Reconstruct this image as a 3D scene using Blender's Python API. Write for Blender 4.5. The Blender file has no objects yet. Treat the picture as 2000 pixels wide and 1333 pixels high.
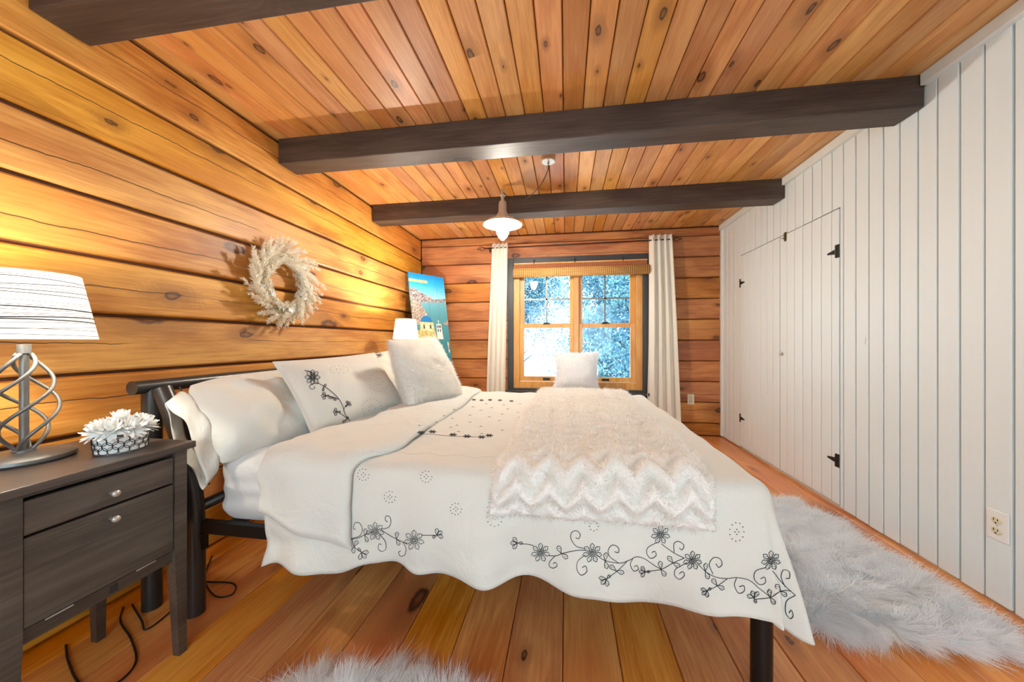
import bpy, bmesh, math, random
import numpy as np
from mathutils import Vector, Matrix, noise as mnoise
from mathutils.bvhtree import BVHTree

random.seed(7); RNG = np.random.default_rng(11)
scene = bpy.context.scene
COL = scene.collection
PI = math.pi

# ------------------------------------------------------------------ camera
FPX = 680.0
TH = math.atan(105.0 / 680.0); CT, ST = math.cos(TH), math.sin(TH)
CAMH = 1.05
cam_d = bpy.data.cameras.new('camera'); cam_d.sensor_width = 36.0
cam_d.lens = 36.0 * FPX / 2000.0; cam_d.clip_start = 0.02
cam = bpy.data.objects.new('camera', cam_d); COL.objects.link(cam)
cam.location = (0, 0, CAMH); cam.rotation_euler = (PI / 2, 0, TH)
scene.camera = cam

# ------------------------------------------------------------------ light and exposure
vs = scene.view_settings
vs.view_transform = 'Standard'; vs.look = 'None'; vs.gamma = 1.0; vs.use_curve_mapping = False
vs.exposure = 0.16
world = bpy.data.worlds.new('sky'); scene.world = world; world.use_nodes = True
bg = world.node_tree.nodes['Background']
bg.inputs[0].default_value = (0.64, 0.85, 1.0, 1); bg.inputs[1].default_value = 7.0
sun_d = bpy.data.lights.new('sun', 'SUN'); sun_d.energy = 9.0; sun_d.angle = 0.01; sun_d.color = (0.9, 0.96, 1.0)
sun = bpy.data.objects.new('sun', sun_d); COL.objects.link(sun)
sun.rotation_euler = (math.radians(38), 0, math.radians(72))

PENDANT_STRENGTH = 430.0
LAMP_NEAR_W = 13.0
LAMP_FAR_W = 40.0
WARM = (1.0, 0.94, 0.82)

# room dimensions (metres): camera stands at x = 0, y = 0
XL, XR, YB, YF, ZC = -1.785, 1.69, 4.13, -1.5, 2.32

# ------------------------------------------------------------------ helpers
def sRGB(r, g, b):
    def f(c):
        c /= 255.0
        return c / 12.92 if c <= 0.04045 else ((c + 0.055) / 1.055) ** 2.4
    return (f(r), f(g), f(b), 1.0)

def tag(o, label=None, cat=None, group=None, kind=None):
    if label: o['label'] = label
    if cat: o['category'] = cat
    if group: o['group'] = group
    if kind: o['kind'] = kind
    return o

def empty(name, loc=(0, 0, 0), label=None, cat=None, group=None, kind=None, rotz=0):
    o = bpy.data.objects.new(name, None); COL.objects.link(o)
    o.location = loc; o.rotation_euler = (0, 0, rotz); o.empty_display_size = 0.05
    return tag(o, label, cat, group, kind)

def link(name, me, mat=None, parent=None, loc=None, smooth=False):
    if mat is not None and not me.materials: me.materials.append(mat)
    o = bpy.data.objects.new(name, me); COL.objects.link(o)
    if parent is not None:
        o.parent = parent
        # vertices and locations are given in world space: undo the parent's place
        o.matrix_parent_inverse = Matrix.LocRotScale(parent.location, parent.rotation_euler, None).inverted()
    if loc is not None: o.location = loc
    if smooth:
        me.polygons.foreach_set('use_smooth', [True] * len(me.polygons))
    return o

def np_mesh(name, verts, faces_list):
    """faces_list: list of int arrays (n,k)"""
    me = bpy.data.meshes.new(name)
    verts = np.asarray(verts, dtype=np.float32)
    me.vertices.add(len(verts)); me.vertices.foreach_set('co', verts.ravel())
    loops = np.concatenate([np.asarray(f, dtype=np.int32).ravel() for f in faces_list if len(f)])
    tot = np.concatenate([np.full(len(f), np.asarray(f).shape[1], dtype=np.int32) for f in faces_list if len(f)])
    start = np.concatenate([[0], np.cumsum(tot)[:-1]]).astype(np.int32)
    me.loops.add(len(loops)); me.loops.foreach_set('vertex_index', loops)
    me.polygons.add(len(tot)); me.polygons.foreach_set('loop_start', start)
    try: me.polygons.foreach_set('loop_total', tot)
    except Exception: pass
    me.update(calc_edges=True); me.validate()
    return me

class MB:
    """collects simple shapes into one mesh"""
    def __init__(self): self.v = []; self.f = []
    def add(self, vs, fs):
        n = len(self.v); self.v += [tuple(p) for p in vs]; self.f += [tuple(i + n for i in q) for q in fs]; return self
    def box(self, x0, x1, y0, y1, z0, z1, b=0.0):
        if b <= 0:
            vs = [(x, y, z) for z in (z0, z1) for y in (y0, y1) for x in (x0, x1)]
            return self.add(vs, [(0, 2, 3, 1), (4, 5, 7, 6), (0, 1, 5, 4), (2, 6, 7, 3), (0, 4, 6, 2), (1, 3, 7, 5)])
        bm = bmesh.new(); bmesh.ops.create_cube(bm, size=1)
        for v in bm.verts:
            v.co = ((x0 + x1) / 2 + v.co.x * (x1 - x0), (y0 + y1) / 2 + v.co.y * (y1 - y0), (z0 + z1) / 2 + v.co.z * (z1 - z0))
        bmesh.ops.bevel(bm, geom=list(bm.edges), offset=b, segments=2, affect='EDGES', profile=0.5)
        return self.bm(bm)
    def bm(self, bm):
        bm.verts.index_update()
        vs = [v.co[:] for v in bm.verts]; fs = [tuple(v.index for v in f.verts) for f in bm.faces]
        bm.free(); return self.add(vs, fs)
    def prism(self, prof, axis, a0, a1):
        """prof: list of 2-D points; axis 'x': prof=(y,z), 'y': (x,z), 'z': (x,y)"""
        n = len(prof)
        def mk(p, a): return {'x': (a, p[0], p[1]), 'y': (p[0], a, p[1]), 'z': (p[0], p[1], a)}[axis]
        vs = [mk(p, a0) for p in prof] + [mk(p, a1) for p in prof]
        fs = [tuple(range(n))[::-1], tuple(range(n, 2 * n))] + [(i, (i + 1) % n, n + (i + 1) % n, n + i) for i in range(n)]
        return self.add(vs, fs)
    def tube(self, pts, r, n=8, cap=True):
        pts = [Vector(p) for p in pts]; rs = r if hasattr(r, '__len__') else [r] * len(pts)
        vs = []; fs = []
        t0 = (pts[1] - pts[0]).normalized()
        ref = Vector((0, 0, 1)) if abs(t0.z) < 0.9 else Vector((1, 0, 0))
        u = t0.cross(ref).normalized()
        for i, p in enumerate(pts):
            t = (pts[min(i + 1, len(pts) - 1)] - pts[max(i - 1, 0)])
            if t.length < 1e-9: t = t0.copy()
            t.normalize()
            u = (u - t * u.dot(t)); u = u.normalized() if u.length > 1e-6 else t.orthogonal().normalized()
            w = t.cross(u)
            for k in range(n):
                a = 2 * PI * k / n
                vs.append(p + (u * math.cos(a) + w * math.sin(a)) * rs[i])
        m = len(pts)
        for i in range(m - 1):
            for k in range(n):
                a = i * n + k; b = i * n + (k + 1) % n
                fs.append((a, b, b + n, a + n))
        if cap:
            fs.append(tuple(range(n))[::-1]); fs.append(tuple(range((m - 1) * n, m * n)))
        return self.add(vs, fs)
    def lathe(self, prof, c=(0, 0, 0), n=24, sx=1.0, sy=1.0, close=False):
        """prof: list of (r,z)"""
        vs = []; fs = []; m = len(prof)
        for r, z in prof:
            for k in range(n):
                a = 2 * PI * k / n
                vs.append((c[0] + r * sx * math.cos(a), c[1] + r * sy * math.sin(a), c[2] + z))
        for i in range(m - 1 if not close else m):
            j = (i + 1) % m
            for k in range(n):
                fs.append((i * n + k, i * n + (k + 1) % n, j * n + (k + 1) % n, j * n + k))
        if not close:
            if prof[0][0] > 1e-5: fs.append(tuple(range(n))[::-1])
            if prof[-1][0] > 1e-5: fs.append(tuple(range((m - 1) * n, m * n)))
        return self.add(vs, fs)
    def mesh(self, name):
        me = bpy.data.meshes.new(name); me.from_pydata(self.v, [], self.f); me.update(); return me
    def build(self, name, mat, parent=None, smooth=False, auto=False):
        o = link(name, self.mesh(name), mat, parent, smooth=smooth)
        if auto: autosmooth(o)
        return o

def autosmooth(o, deg=35):
    me = o.data
    me.polygons.foreach_set('use_smooth', [True] * len(me.polygons))
    bm = bmesh.new(); bm.from_mesh(me)
    for e in bm.edges:
        e.smooth = not (len(e.link_faces) != 2 or e.calc_face_angle(0) > math.radians(deg))
    bm.to_mesh(me); bm.free()

def copy_tree(o, parent=None, delta=(0, 0, 0)):
    c = o.copy(); COL.objects.link(c)
    if parent is None: c.location = Vector(o.location) + Vector(delta)
    else:
        c.parent = parent
        c.matrix_parent_inverse = o.matrix_parent_inverse.copy()
    for ch in list(o.children): copy_tree(ch, c)
    return c

def grid_mesh(name, P):
    """P (n,m,3) -> quad grid"""
    n, m = P.shape[:2]
    idx = np.arange(n * m).reshape(n, m)
    F = np.stack([idx[:-1, :-1], idx[1:, :-1], idx[1:, 1:], idx[:-1, 1:]], -1).reshape(-1, 4)
    return np_mesh(name, P.reshape(-1, 3), [F])

def smoothstep(a, b, x):
    t = np.clip((x - a) / (b - a), 0, 1); return t * t * (3 - 2 * t)

def catmull(pts, n=8):
    pts = [np.array(p, float) for p in pts]
    if len(pts) < 3:
        return [pts[0] + (pts[-1] - pts[0]) * i / n for i in range(n + 1)]
    P = [2 * pts[0] - pts[1]] + pts + [2 * pts[-1] - pts[-2]]
    out = []
    for i in range(1, len(P) - 2):
        p0, p1, p2, p3 = P[i - 1], P[i], P[i + 1], P[i + 2]
        for k in range(n):
            t = k / n
            out.append(0.5 * ((2 * p1) + (-p0 + p2) * t + (2 * p0 - 5 * p1 + 4 * p2 - p3) * t * t + (-p0 + 3 * p1 - 3 * p2 + p3) * t ** 3))
    out.append(P[-2]); return out

def ray(u, v):
    r = (u - 1000) / FPX
    return Vector((r * CT - ST, r * ST + CT, -(v - 666) / FPX))

# ------------------------------------------------------------------ materials
class NT:
    def __init__(self, name):
        self.m = bpy.data.materials.new(name); self.m.use_nodes = True
        self.t = self.m.node_tree; self.n = self.t.nodes; self.l = self.t.links
        self.b = self.n['Principled BSDF']; self.out = self.n['Material Output']
    def node(self, typ, **kw):
        x = self.n.new(typ)
        for k, v in kw.items(): setattr(x, k, v)
        return x
    def set(self, node, **kw):
        for k, v in kw.items():
            s = node.inputs[k.replace('_', ' ')] if not k.startswith('i') or not k[1:].isdigit() else node.inputs[int(k[1:])]
            if hasattr(v, 'is_output') or isinstance(v, bpy.types.NodeSocket): self.l.new(v, s)
            else: s.default_value = v
        return node
    def math(self, op, a, b=0.0, c=None, clamp=False):
        x = self.node('ShaderNodeMath', operation=op); x.use_clamp = clamp
        self.set(x, i0=a, i1=b)
        if c is not None: self.set(x, i2=c)
        return x.outputs[0]
    def mix(self, f, a, b, mode='MIX'):
        x = self.node('ShaderNodeMix', data_type='RGBA', blend_type=mode)
        self.set(x, i0=f, i6=a, i7=b); return x.outputs[2]
    def ss(self, v, a, b, lo=0.0, hi=1.0):
        x = self.node('ShaderNodeMapRange', interpolation_type='SMOOTHSTEP')
        self.set(x, i0=v, i1=a, i2=b, i3=lo, i4=hi); return x.outputs[0]
    def noise(self, vec, scale, detail=3.0, rough=0.55, dist=0.0):
        x = self.node('ShaderNodeTexNoise'); self.set(x, Vector=vec, Scale=scale, Detail=detail, Roughness=rough, Distortion=dist)
        return x.outputs[0]
    def vmul(self, vec, s):
        x = self.node('ShaderNodeVectorMath', operation='MULTIPLY'); self.set(x, i0=vec, i1=s); return x.outputs[0]
    def vadd(self, vec, s):
        x = self.node('ShaderNodeVectorMath', operation='ADD'); self.set(x, i0=vec, i1=s); return x.outputs[0]
    def bump(self, h, strength=0.3, dist=0.01):
        x = self.node('ShaderNodeBump'); self.set(x, Strength=strength, Distance=dist, Height=h)
        self.l.new(x.outputs[0], self.b.inputs['Normal']); return x
    def P(self, **kw):
        for k, v in kw.items():
            s = self.b.inputs[k.replace('_', ' ')]
            if isinstance(v, bpy.types.NodeSocket): self.l.new(v, s)
            else: s.default_value = v
        return self

def plain(name, col, rough=0.5, metal=0.0, bump=None, spec=0.5, coat=0.0):
    t = NT(name); t.P(Base_Color=col, Roughness=rough, Metallic=metal, Specular_IOR_Level=spec, Coat_Weight=coat)
    tc = t.node('ShaderNodeTexCoord')
    n = t.noise(tc.outputs['Object'], bump[0] if bump else 60.0, 3.0)
    hs = t.mix(t.math('MULTIPLY', n, 0.25), col, tuple(c * 0.8 for c in col[:3]) + (1,))
    t.P(Base_Color=hs)
    if bump: t.bump(n, bump[1], bump[2])
    return t.m

def wood(name, axis, light, dark, knot, rough=0.4, coat=0.0, knot_scale=2.6, knot_thr=0.55, seed=37.0,
         ring=0.16, tint=0.16, crack=None, red=None, norm='z', kr=1.0, hue=0.016):
    t = NT(name)
    tc = t.node('ShaderNodeTexCoord'); oi = t.node('ShaderNodeObjectInfo')
    rnd = oi.outputs['Random']
    off = t.node('ShaderNodeCombineXYZ')
    t.set(off, X=t.math('MULTIPLY', rnd, seed), Y=t.math('MULTIPLY', rnd, seed * 1.7), Z=t.math('MULTIPLY', rnd, seed * 0.6))
    p = t.vadd(tc.outputs['Object'], off.outputs[0])
    def ax(a, b): return tuple(a if c == axis else b for c in 'xyz')
    # knots
    vo = t.node('ShaderNodeTexVoronoi', feature='F1', voronoi_dimensions='2D')
    wob = t.noise(p, 14.0, 3.0)
    spk = t.node('ShaderNodeSeparateXYZ'); t.set(spk, Vector=p)
    cross = [c for c in 'xyz' if c != axis and c != norm][0]
    ck = t.node('ShaderNodeCombineXYZ'); t.set(ck, X=spk.outputs['xyz'.index(cross)], Y=t.math('MULTIPLY', spk.outputs['xyz'.index(axis)], 0.45))
    t.set(vo, Vector=ck.outputs[0], Scale=knot_scale, Randomness=1.0)
    d = t.math('ADD', vo.outputs['Distance'], t.math('MULTIPLY', t.math('SUBTRACT', wob, 0.5), 0.11))
    sepc = t.node('ShaderNodeSeparateColor'); t.set(sepc, Color=vo.outputs['Color'])
    on = t.ss(sepc.outputs[0], knot_thr, knot_thr + 0.02)
    size = t.math('MULTIPLY_ADD', t.math('POWER', sepc.outputs[1], 2.0), 1.0, 0.35)
    dn = t.math('DIVIDE', d, t.math('MULTIPLY', size, kr))
    core = t.math('MULTIPLY', t.math('SUBTRACT', t.ss(dn, 0.055, 0.085, 1.0, 0.0), t.math('MULTIPLY', t.ss(dn, 0.02, 0.055, 1.0, 0.0), 0.45)), on)
    halo = t.math('MULTIPLY', t.ss(dn, 0.08, 0.32, 1.0, 0.0), on)
    # grain
    pg = t.vmul(p, ax(0.055, 1.0))
    n3 = t.noise(pg, 7.0, 1.5, 0.5, 0.2)
    n3 = t.math('ADD', n3, t.math('MULTIPLY', halo, 0.22))
    rings = t.math('MULTIPLY_ADD', t.math('SINE', t.math('MULTIPLY', n3, 120.0)), 0.5, 0.5)
    fine = t.noise(pg, 90.0, 4.0, 0.65)
    broad = t.noise(t.vmul(p, ax(0.22, 1.0)), 5.5, 3.0, 0.6, 0.4)
    f = t.math('ADD', t.math('MULTIPLY', broad, 0.75), t.math('MULTIPLY', fine, 0.45))
    f = t.ss(f, 0.42, 0.78)
    col = t.mix(f, dark, light)
    if red is not None:
        col = t.mix(t.math('MULTIPLY', t.ss(t.noise(t.vmul(p, ax(0.3, 1.0)), 2.6, 2.0), 0.45, 0.75), 0.7), col, red)
    col = t.mix(t.math('MULTIPLY', rings, ring), col, dark)
    col = t.mix(t.math('MULTIPLY', halo, 0.55), col, tuple(0.5 * a + 0.5 * b for a, b in zip(dark, knot)))
    col = t.mix(t.math('MULTIPLY', core, 0.92), col, knot)
    hsv = t.node('ShaderNodeHueSaturation')
    t.set(hsv, Hue=t.math('MULTIPLY_ADD', t.math('FRACT', t.math('MULTIPLY', rnd, 7.31)), hue, 0.5 - hue / 2),
          Saturation=t.math('MULTIPLY_ADD', t.math('FRACT', t.math('MULTIPLY', rnd, 3.77)), 0.12, 0.94),
          Value=t.math('MULTIPLY_ADD', rnd, tint * 2, 1 - tint), Color=col)
    col = hsv.outputs[0]
    h = t.math('ADD', t.math('MULTIPLY', fine, 0.6), t.math('MULTIPLY', rings, 0.15))
    h = t.math('SUBTRACT', h, t.math('MULTIPLY', core, 0.5))
    if crack:
        # drying crack along the log: thin wandering dark line
        sp = t.node('ShaderNodeSeparateXYZ'); t.set(sp, Vector=tc.outputs['Object'])
        zl = sp.outputs[2]
        wv = t.noise(t.vmul(p, ax(1.0, 0.0)), 1.6, 6.0, 0.62)
        zc = t.math('MULTIPLY', t.math('SUBTRACT', wv, 0.5), 0.07)
        zc = t.math('ADD', zc, t.math('MULTIPLY', t.math('SUBTRACT', rnd, 0.5), 0.07))
        dd = t.math('ABSOLUTE', t.math('SUBTRACT', zl, zc))
        wid = t.math('MULTIPLY', t.ss(t.noise(t.vmul(p, ax(1.0, 0.0)), 0.9, 2.0), 0.38, 0.55), crack)
        cr = t.ss(t.math('SUBTRACT', dd, wid), -0.0005, 0.0016, 1.0, 0.0)
        cr = t.math('MULTIPLY', cr, t.ss(wid, 0.0002, 0.001))
        col = t.mix(t.math('MULTIPLY', cr, 0.9), col, (0.02, 0.008, 0.003, 1))
        h = t.math('SUBTRACT', h, t.math('MULTIPLY', cr, 1.6))
    t.P(Base_Color=col, Roughness=rough, Coat_Weight=coat, Coat_Roughness=0.32, Specular_IOR_Level=0.4)
    t.bump(h, 0.25, 0.004)
    return t.m

def cloth(name, col, scale=900.0, strength=0.15, rough=0.9, sheen=0.3, wr=0.0):
    t = NT(name); tc = t.node('ShaderNodeTexCoord'); o = tc.outputs['Object']
    n = t.noise(o, scale, 2.0); w = t.noise(o, 7.0, 4.0, 0.6, 0.6)
    t.P(Base_Color=t.mix(t.math('MULTIPLY', n, 0.15), col, tuple(c * 0.85 for c in col[:3]) + (1,)),
        Roughness=rough, Sheen_Weight=sheen, Specular_IOR_Level=0.2)
    h = t.math('ADD', t.math('MULTIPLY', n, 0.05), t.math('MULTIPLY', w, wr))
    t.bump(h, strength, 0.02); return t.m

def fur_mat(name, col):
    t = NT(name); t.P(Base_Color=col, Roughness=0.75, Specular_IOR_Level=0.25, Sheen_Weight=0.2)
    tr = t.node('ShaderNodeBsdfTranslucent'); t.set(tr, Color=col)
    mx = t.node('ShaderNodeMixShader'); t.set(mx, i0=0.52, i1=t.b.outputs[0], i2=tr.outputs[0])
    t.l.new(mx.outputs[0], t.out.inputs[0]); return t.m

M = {}
M['ceil'] = wood('ceiling_pine', 'y', sRGB(228, 172, 108), sRGB(190, 124, 62), sRGB(66, 36, 20), 0.45, 0.12, 5.5, 0.50, tint=0.14, red=sRGB(206, 146, 84), norm='z')
M['logL'] = wood('log_wall_golden', 'y', sRGB(222, 164, 82), sRGB(168, 104, 40), sRGB(78, 42, 22), 0.5, 0.08, 3.0, 0.18, tint=0.08, crack=0.0014, red=sRGB(196, 124, 56), norm='x', kr=1.25)
M['logB'] = wood('log_wall_red', 'x', sRGB(208, 140, 74), sRGB(150, 86, 38), sRGB(58, 28, 14), 0.5, 0.08, 3.2, 0.20, tint=0.08, crack=0.0014, red=sRGB(176, 100, 48), norm='y', kr=1.2)
M['floor'] = wood('floor_pine', 'y', sRGB(240, 170, 90), sRGB(196, 110, 46), sRGB(60, 22, 10), 0.32, 0.25, 3.2, 0.42, tint=0.10, red=sRGB(214, 116, 52), norm='z', kr=1.2, hue=0.008)
M['beam'] = wood('dark_beam', 'x', sRGB(92, 76, 66), sRGB(58, 45, 38), sRGB(26, 18, 14), 0.5, 0.0, 2.4, 0.6, tint=0.05, ring=0.3)
M['stand'] = wood('black_brown_stain', 'y', sRGB(96, 84, 74), sRGB(62, 52, 46), sRGB(32, 26, 22), 0.38, 0.2, 1.2, 2.0, tint=0.03, ring=0.45)
M['sash'] = wood('sash_pine', 'z', sRGB(228, 178, 104), sRGB(200, 140, 66), sRGB(120, 70, 30), 0.4, 0.2, 1.5, 2.0, tint=0.04, norm='y')
M['chink'] = plain('dark_joint', sRGB(92, 52, 26), 0.9)
M['under'] = plain('dark_subfloor', sRGB(40, 22, 12), 0.9)

def white_paint():
    t = NT('white_painted_board'); tc = t.node('ShaderNodeTexCoord'); oi = t.node('ShaderNodeObjectInfo')
    off = t.node('ShaderNodeCombineXYZ'); t.set(off, X=t.math('MULTIPLY', oi.outputs['Random'], 31.0), Z=t.math('MULTIPLY', oi.outputs['Random'], 57.0))
    p = t.vadd(tc.outputs['Object'], off.outputs[0])
    n = t.noise(t.vmul(p, (1, 1, 0.08)), 40.0, 4.0)
    chip = t.noise(t.vmul(p, (1, 1, 0.25)), 26.0, 2.0)
    sc = t.ss(chip, 0.79, 0.81)
    col = t.mix(t.math('MULTIPLY', n, 0.2), sRGB(228, 236, 236), sRGB(212, 219, 217))
    col = t.mix(t.math('MULTIPLY', sc, 0.7), col, sRGB(92, 84, 76))
    t.P(Base_Color=col, Roughness=0.42, Specular_IOR_Level=0.4)
    t.bump(n, 0.12, 0.004); return t.m
M['white'] = white_paint()
M['groove'] = plain('groove_paint', sRGB(206, 202, 190), 0.6)
M['black'] = plain('black_casing', sRGB(58, 56, 56), 0.4, coat=0.1)
M['iron'] = plain('black_iron', sRGB(40, 38, 36), 0.45, 0.4)
M['tube'] = plain('satin_black_steel', sRGB(66, 64, 62), 0.32, 0.55)
M['tubedark'] = plain('black_steel', sRGB(26, 24, 23), 0.4, 0.3)
M['pewter'] = plain('pewter_metal', sRGB(120, 118, 114), 0.42, 0.6)
M['nickel'] = plain('brushed_nickel', sRGB(200, 196, 186), 0.42, 0.6)
M['brass'] = plain('old_brass', sRGB(110, 96, 66), 0.4, 0.8)
M['linen'] = cloth('white_linen', sRGB(220, 218, 208), 700, 0.5, wr=1.1)
M['duvet'] = cloth('white_cotton_duvet', sRGB(219, 216, 205), 600, 0.45, wr=1.0)
M['sheet'] = cloth('white_fitted_sheet', sRGB(214, 210, 204), 800, 0.4, wr=0.8)
M['curtain'] = cloth('cream_curtain', sRGB(232, 226, 212), 500, 0.2)
M['thread'] = plain('black_thread', sRGB(34, 32, 34), 0.8)
M['furW'] = fur_mat('white_fur', (0.975, 0.978, 0.985, 1))
M['furC'] = fur_mat('cream_fur', (0.94, 0.915, 0.87, 1))
M['furbase'] = plain('fur_backing', (0.93, 0.93, 0.92, 1), 0.95)
M['furbaseC'] = plain('cream_fur_backing', (0.86, 0.82, 0.76, 1), 0.95)
M['outlet'] = plain('outlet_plastic', sRGB(240, 240, 236), 0.35)
M['cream'] = plain('cream_plastic', sRGB(226, 216, 186), 0.4)
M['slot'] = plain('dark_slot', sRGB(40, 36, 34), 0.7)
M['cord'] = plain('black_cord', sRGB(24, 20, 20), 0.5)
M['petal'] = plain('white_petal', sRGB(246, 246, 242), 0.7)
M['ceramic'] = plain('white_ceramic', sRGB(232, 230, 224), 0.25)
M['plume'] = fur_mat('bleached_plume', (0.93, 0.89, 0.78, 1))
M['stem'] = plain('dry_stem', sRGB(176, 164, 110), 0.9)

def emis(name, col, s):
    t = NT(name); t.P(Base_Color=(1, 1, 1, 1), Emission_Color=tuple(col) + (1,), Emission_Strength=s, Roughness=0.4); return t.m
M['bulb'] = emis('lit_glass_jar', WARM, PENDANT_STRENGTH)

def shade_mat(name, col, e):
    t = NT(name); t.P(Base_Color=col, Roughness=0.9, Emission_Color=(1, 0.93, 0.82, 1), Emission_Strength=e)
    tr = t.node('ShaderNodeBsdfTranslucent'); t.set(tr, Color=col)
    mx = t.node('ShaderNodeMixShader'); t.set(mx, i0=0.22, i1=t.b.outputs[0], i2=tr.outputs[0])
    t.l.new(mx.outputs[0], t.out.inputs[0]); return t.m
M['shade'] = shade_mat('lit_fabric_shade', (0.84, 0.82, 0.79, 1), 0.5)

def glass_mat():
    t = NT('window_glass'); tr = t.node('ShaderNodeBsdfTransparent'); t.set(tr, Color=(0.96, 0.985, 1, 1))
    gl = t.node('ShaderNodeBsdfGlossy'); t.set(gl, Roughness=0.02)
    fr = t.node('ShaderNodeFresnel'); t.set(fr, IOR=1.45)
    mx = t.node('ShaderNodeMixShader'); t.set(mx, i0=t.math('MULTIPLY', fr.outputs[0], 0.7), i1=tr.outputs[0], i2=gl.outputs[0])
    t.l.new(mx.outputs[0], t.out.inputs[0]); return t.m
M['glass'] = glass_mat()

# ------------------------------------------------------------------ structure: shell
def struct(o): o['kind'] = 'structure'; return o
floor = struct(MB().box(XL - .25, XR + .25, YF - .25, YB + .25, -0.12, -0.022).build('floor', M['under']))
FW = 0.185; fx = -0.0095
fl_len = YB - YF - 0.004
pm = MB().prism([(-FW / 2 + .0012, -.02), (FW / 2 - .0012, -.02), (FW / 2 - .0012, -.003), (FW / 2 - .004, 0), (-FW / 2 + .004, 0), (-FW / 2 + .0012, -.003)], 'y', -fl_len / 2, fl_len / 2).mesh('floor_plank')
k = math.floor((XL - fx) / FW)
while fx + k * FW < XR:
    link('plank', pm, M['floor'], floor, loc=(fx + (k + .5) * FW, (YB + YF) / 2, -0.001 * random.random())); k += 1

ceiling = struct(MB().box(XL - .25, XR + .25, YF - .25, YB + .25, ZC + .02, ZC + .2).build('ceiling', M['under']))
CW = 0.1070; cx = -0.0133
pm = MB().prism([(-CW / 2 + .0016, .018), (-CW / 2 + .0016, .007), (-CW / 2 + .0055, 0), (CW / 2 - .0055, 0), (CW / 2 - .0016, .007), (CW / 2 - .0016, .018)], 'y', -fl_len / 2, fl_len / 2).mesh('ceiling_plank')
k = math.floor((XL + .01 - cx) / CW)
while cx + k * CW < XR - .02:
    link('plank', pm, M['ceil'], ceiling, loc=(cx + (k + .5) * CW, (YB + YF) / 2, ZC)); k += 1

# dark ceiling beams
for i, (ya, lab) in enumerate(((0.905, 'dark stained ceiling beam nearest the bedside table lamp'),
                               (1.935, 'dark stained ceiling beam between the wreath and the pendant canopy'),
                               (3.005, 'dark stained ceiling beam just behind the pendant lamp'))):
    m = MB().box(-(XR - XL) / 2 + .004, (XR - XL) / 2 - .004, -.0775, .0775, -.0775, .0775, .004)
    o = m.build('ceiling_beam', M['beam']); o.location = ((XL + XR) / 2, ya + .0775, 2.165 + .0775)
    tag(o, lab, 'beam', 'dark ceiling beams')

# left wall of squared logs
LOGH = 0.2265; ZJ0 = 2.057
wall_left = struct(MB().box(XL - .25, XL - .028, YF - .25, YB + .25, -.02, ZC + .02).build('wall_left', M['chink']))
def log_mesh(name, axis, a0, a1, h, outdir, depth=.045):
    """squared log: rounded face; origin at face centre.  outdir: +1 face towards +x, or -1 towards -y"""
    e = h / 2 - .004
    pr = [(-depth, -e), (-.013, -e), (-.004, -e + .004), (0, -e + .010), (.001, 0), (0, e - .010), (-.004, e - .005), (-.016, e), (-depth, e)]
    n = max(2, int((a1 - a0) / .2)); vs = []; fs = []; K = len(pr)
    for i in range(n + 1):
        a = a0 + (a1 - a0) * i / n
        for d, z in pr:
            w = .0035 * mnoise.noise(Vector((a * 1.7 + h * 91, z * 4, 3.1))) if -.012 < d else .002 * mnoise.noise(Vector((a * 3 + z * 50, h * 77, 1)))
            dd = (d + w) * 1.0; zz = z + (.0025 * mnoise.noise(Vector((a * 2.1, h * 40 + (z > 0) * 9, 7))) if abs(z) > e - .02 else 0)
            vs.append((dd, a, zz) if axis == 'y' else (a, -dd, zz))
    for i in range(n):
        for k in range(K - 1):
            q = (i * K + k, i * K + k + 1, (i + 1) * K + k + 1, (i + 1) * K + k)
            fs.append(q if axis == 'y' else q[::-1])
    fs.append(tuple(range(K))); fs.append(tuple(range(n * K, n * K + K))[::-1])
    return MB().add(vs, fs).mesh(name)
zs = [ZJ0 - LOGH * i for i in range(9)]
edges = [ZC - .012] + zs + [0.0]
for a, b in zip(edges[:-1], edges[1:]):
    h = a - b
    if h < .03: continue
    me = log_mesh('wall_log', 'y', -(YB - YF) / 2, (YB - YF) / 2, h - .006 + random.uniform(-.003, .003), 1)
    o = link('log', me, M['logL'], wall_left, loc=(XL + random.uniform(-.004, .003), (YB + YF) / 2, (a + b) / 2)); autosmooth(o, 20)

# back wall, logs cut round the window
WX0, WX1, WZ0, WZ1 = -.62, .865, .487, 1.96
wb = MB()
for (x0, x1, z0, z1) in ((XL - .25, WX0, -.02, ZC + .02), (WX1, XR + .25, -.02, ZC + .02), (WX0, WX1, -.02, WZ0), (WX0, WX1, WZ1, ZC + .02)):
    wb.box(x0, x1, YB + .028, YB + .22, z0, z1)
wall_back = struct(wb.build('wall_back', M['chink']))
zsb = [2.22, 1.99, 1.757, 1.523, 1.292, 1.06, .828, .598, .368, .14]
edges = [ZC - .006] + zsb + [0.0]
CX0, CX1, CZ0, CZ1 = -.69, .935, .405, 2.043
for a, b in zip(edges[:-1], edges[1:]):
    segs = []
    if a <= CZ0 + .06 or b >= CZ1 - .06: segs = [(XL + .01, XR - .002)]
    else: segs = [(XL + .01, CX0 + .01), (CX1 - .01, XR - .002)]
    for (x0, x1) in segs:
        me = log_mesh('wall_log', 'x', -(x1 - x0) / 2, (x1 - x0) / 2, a - b + .003, -1)
        o = link('log', me, M['logB'], wall_back, loc=((x0 + x1) / 2, YB + random.uniform(-.003, .004), (a + b) / 2)); autosmooth(o, 20)

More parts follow.
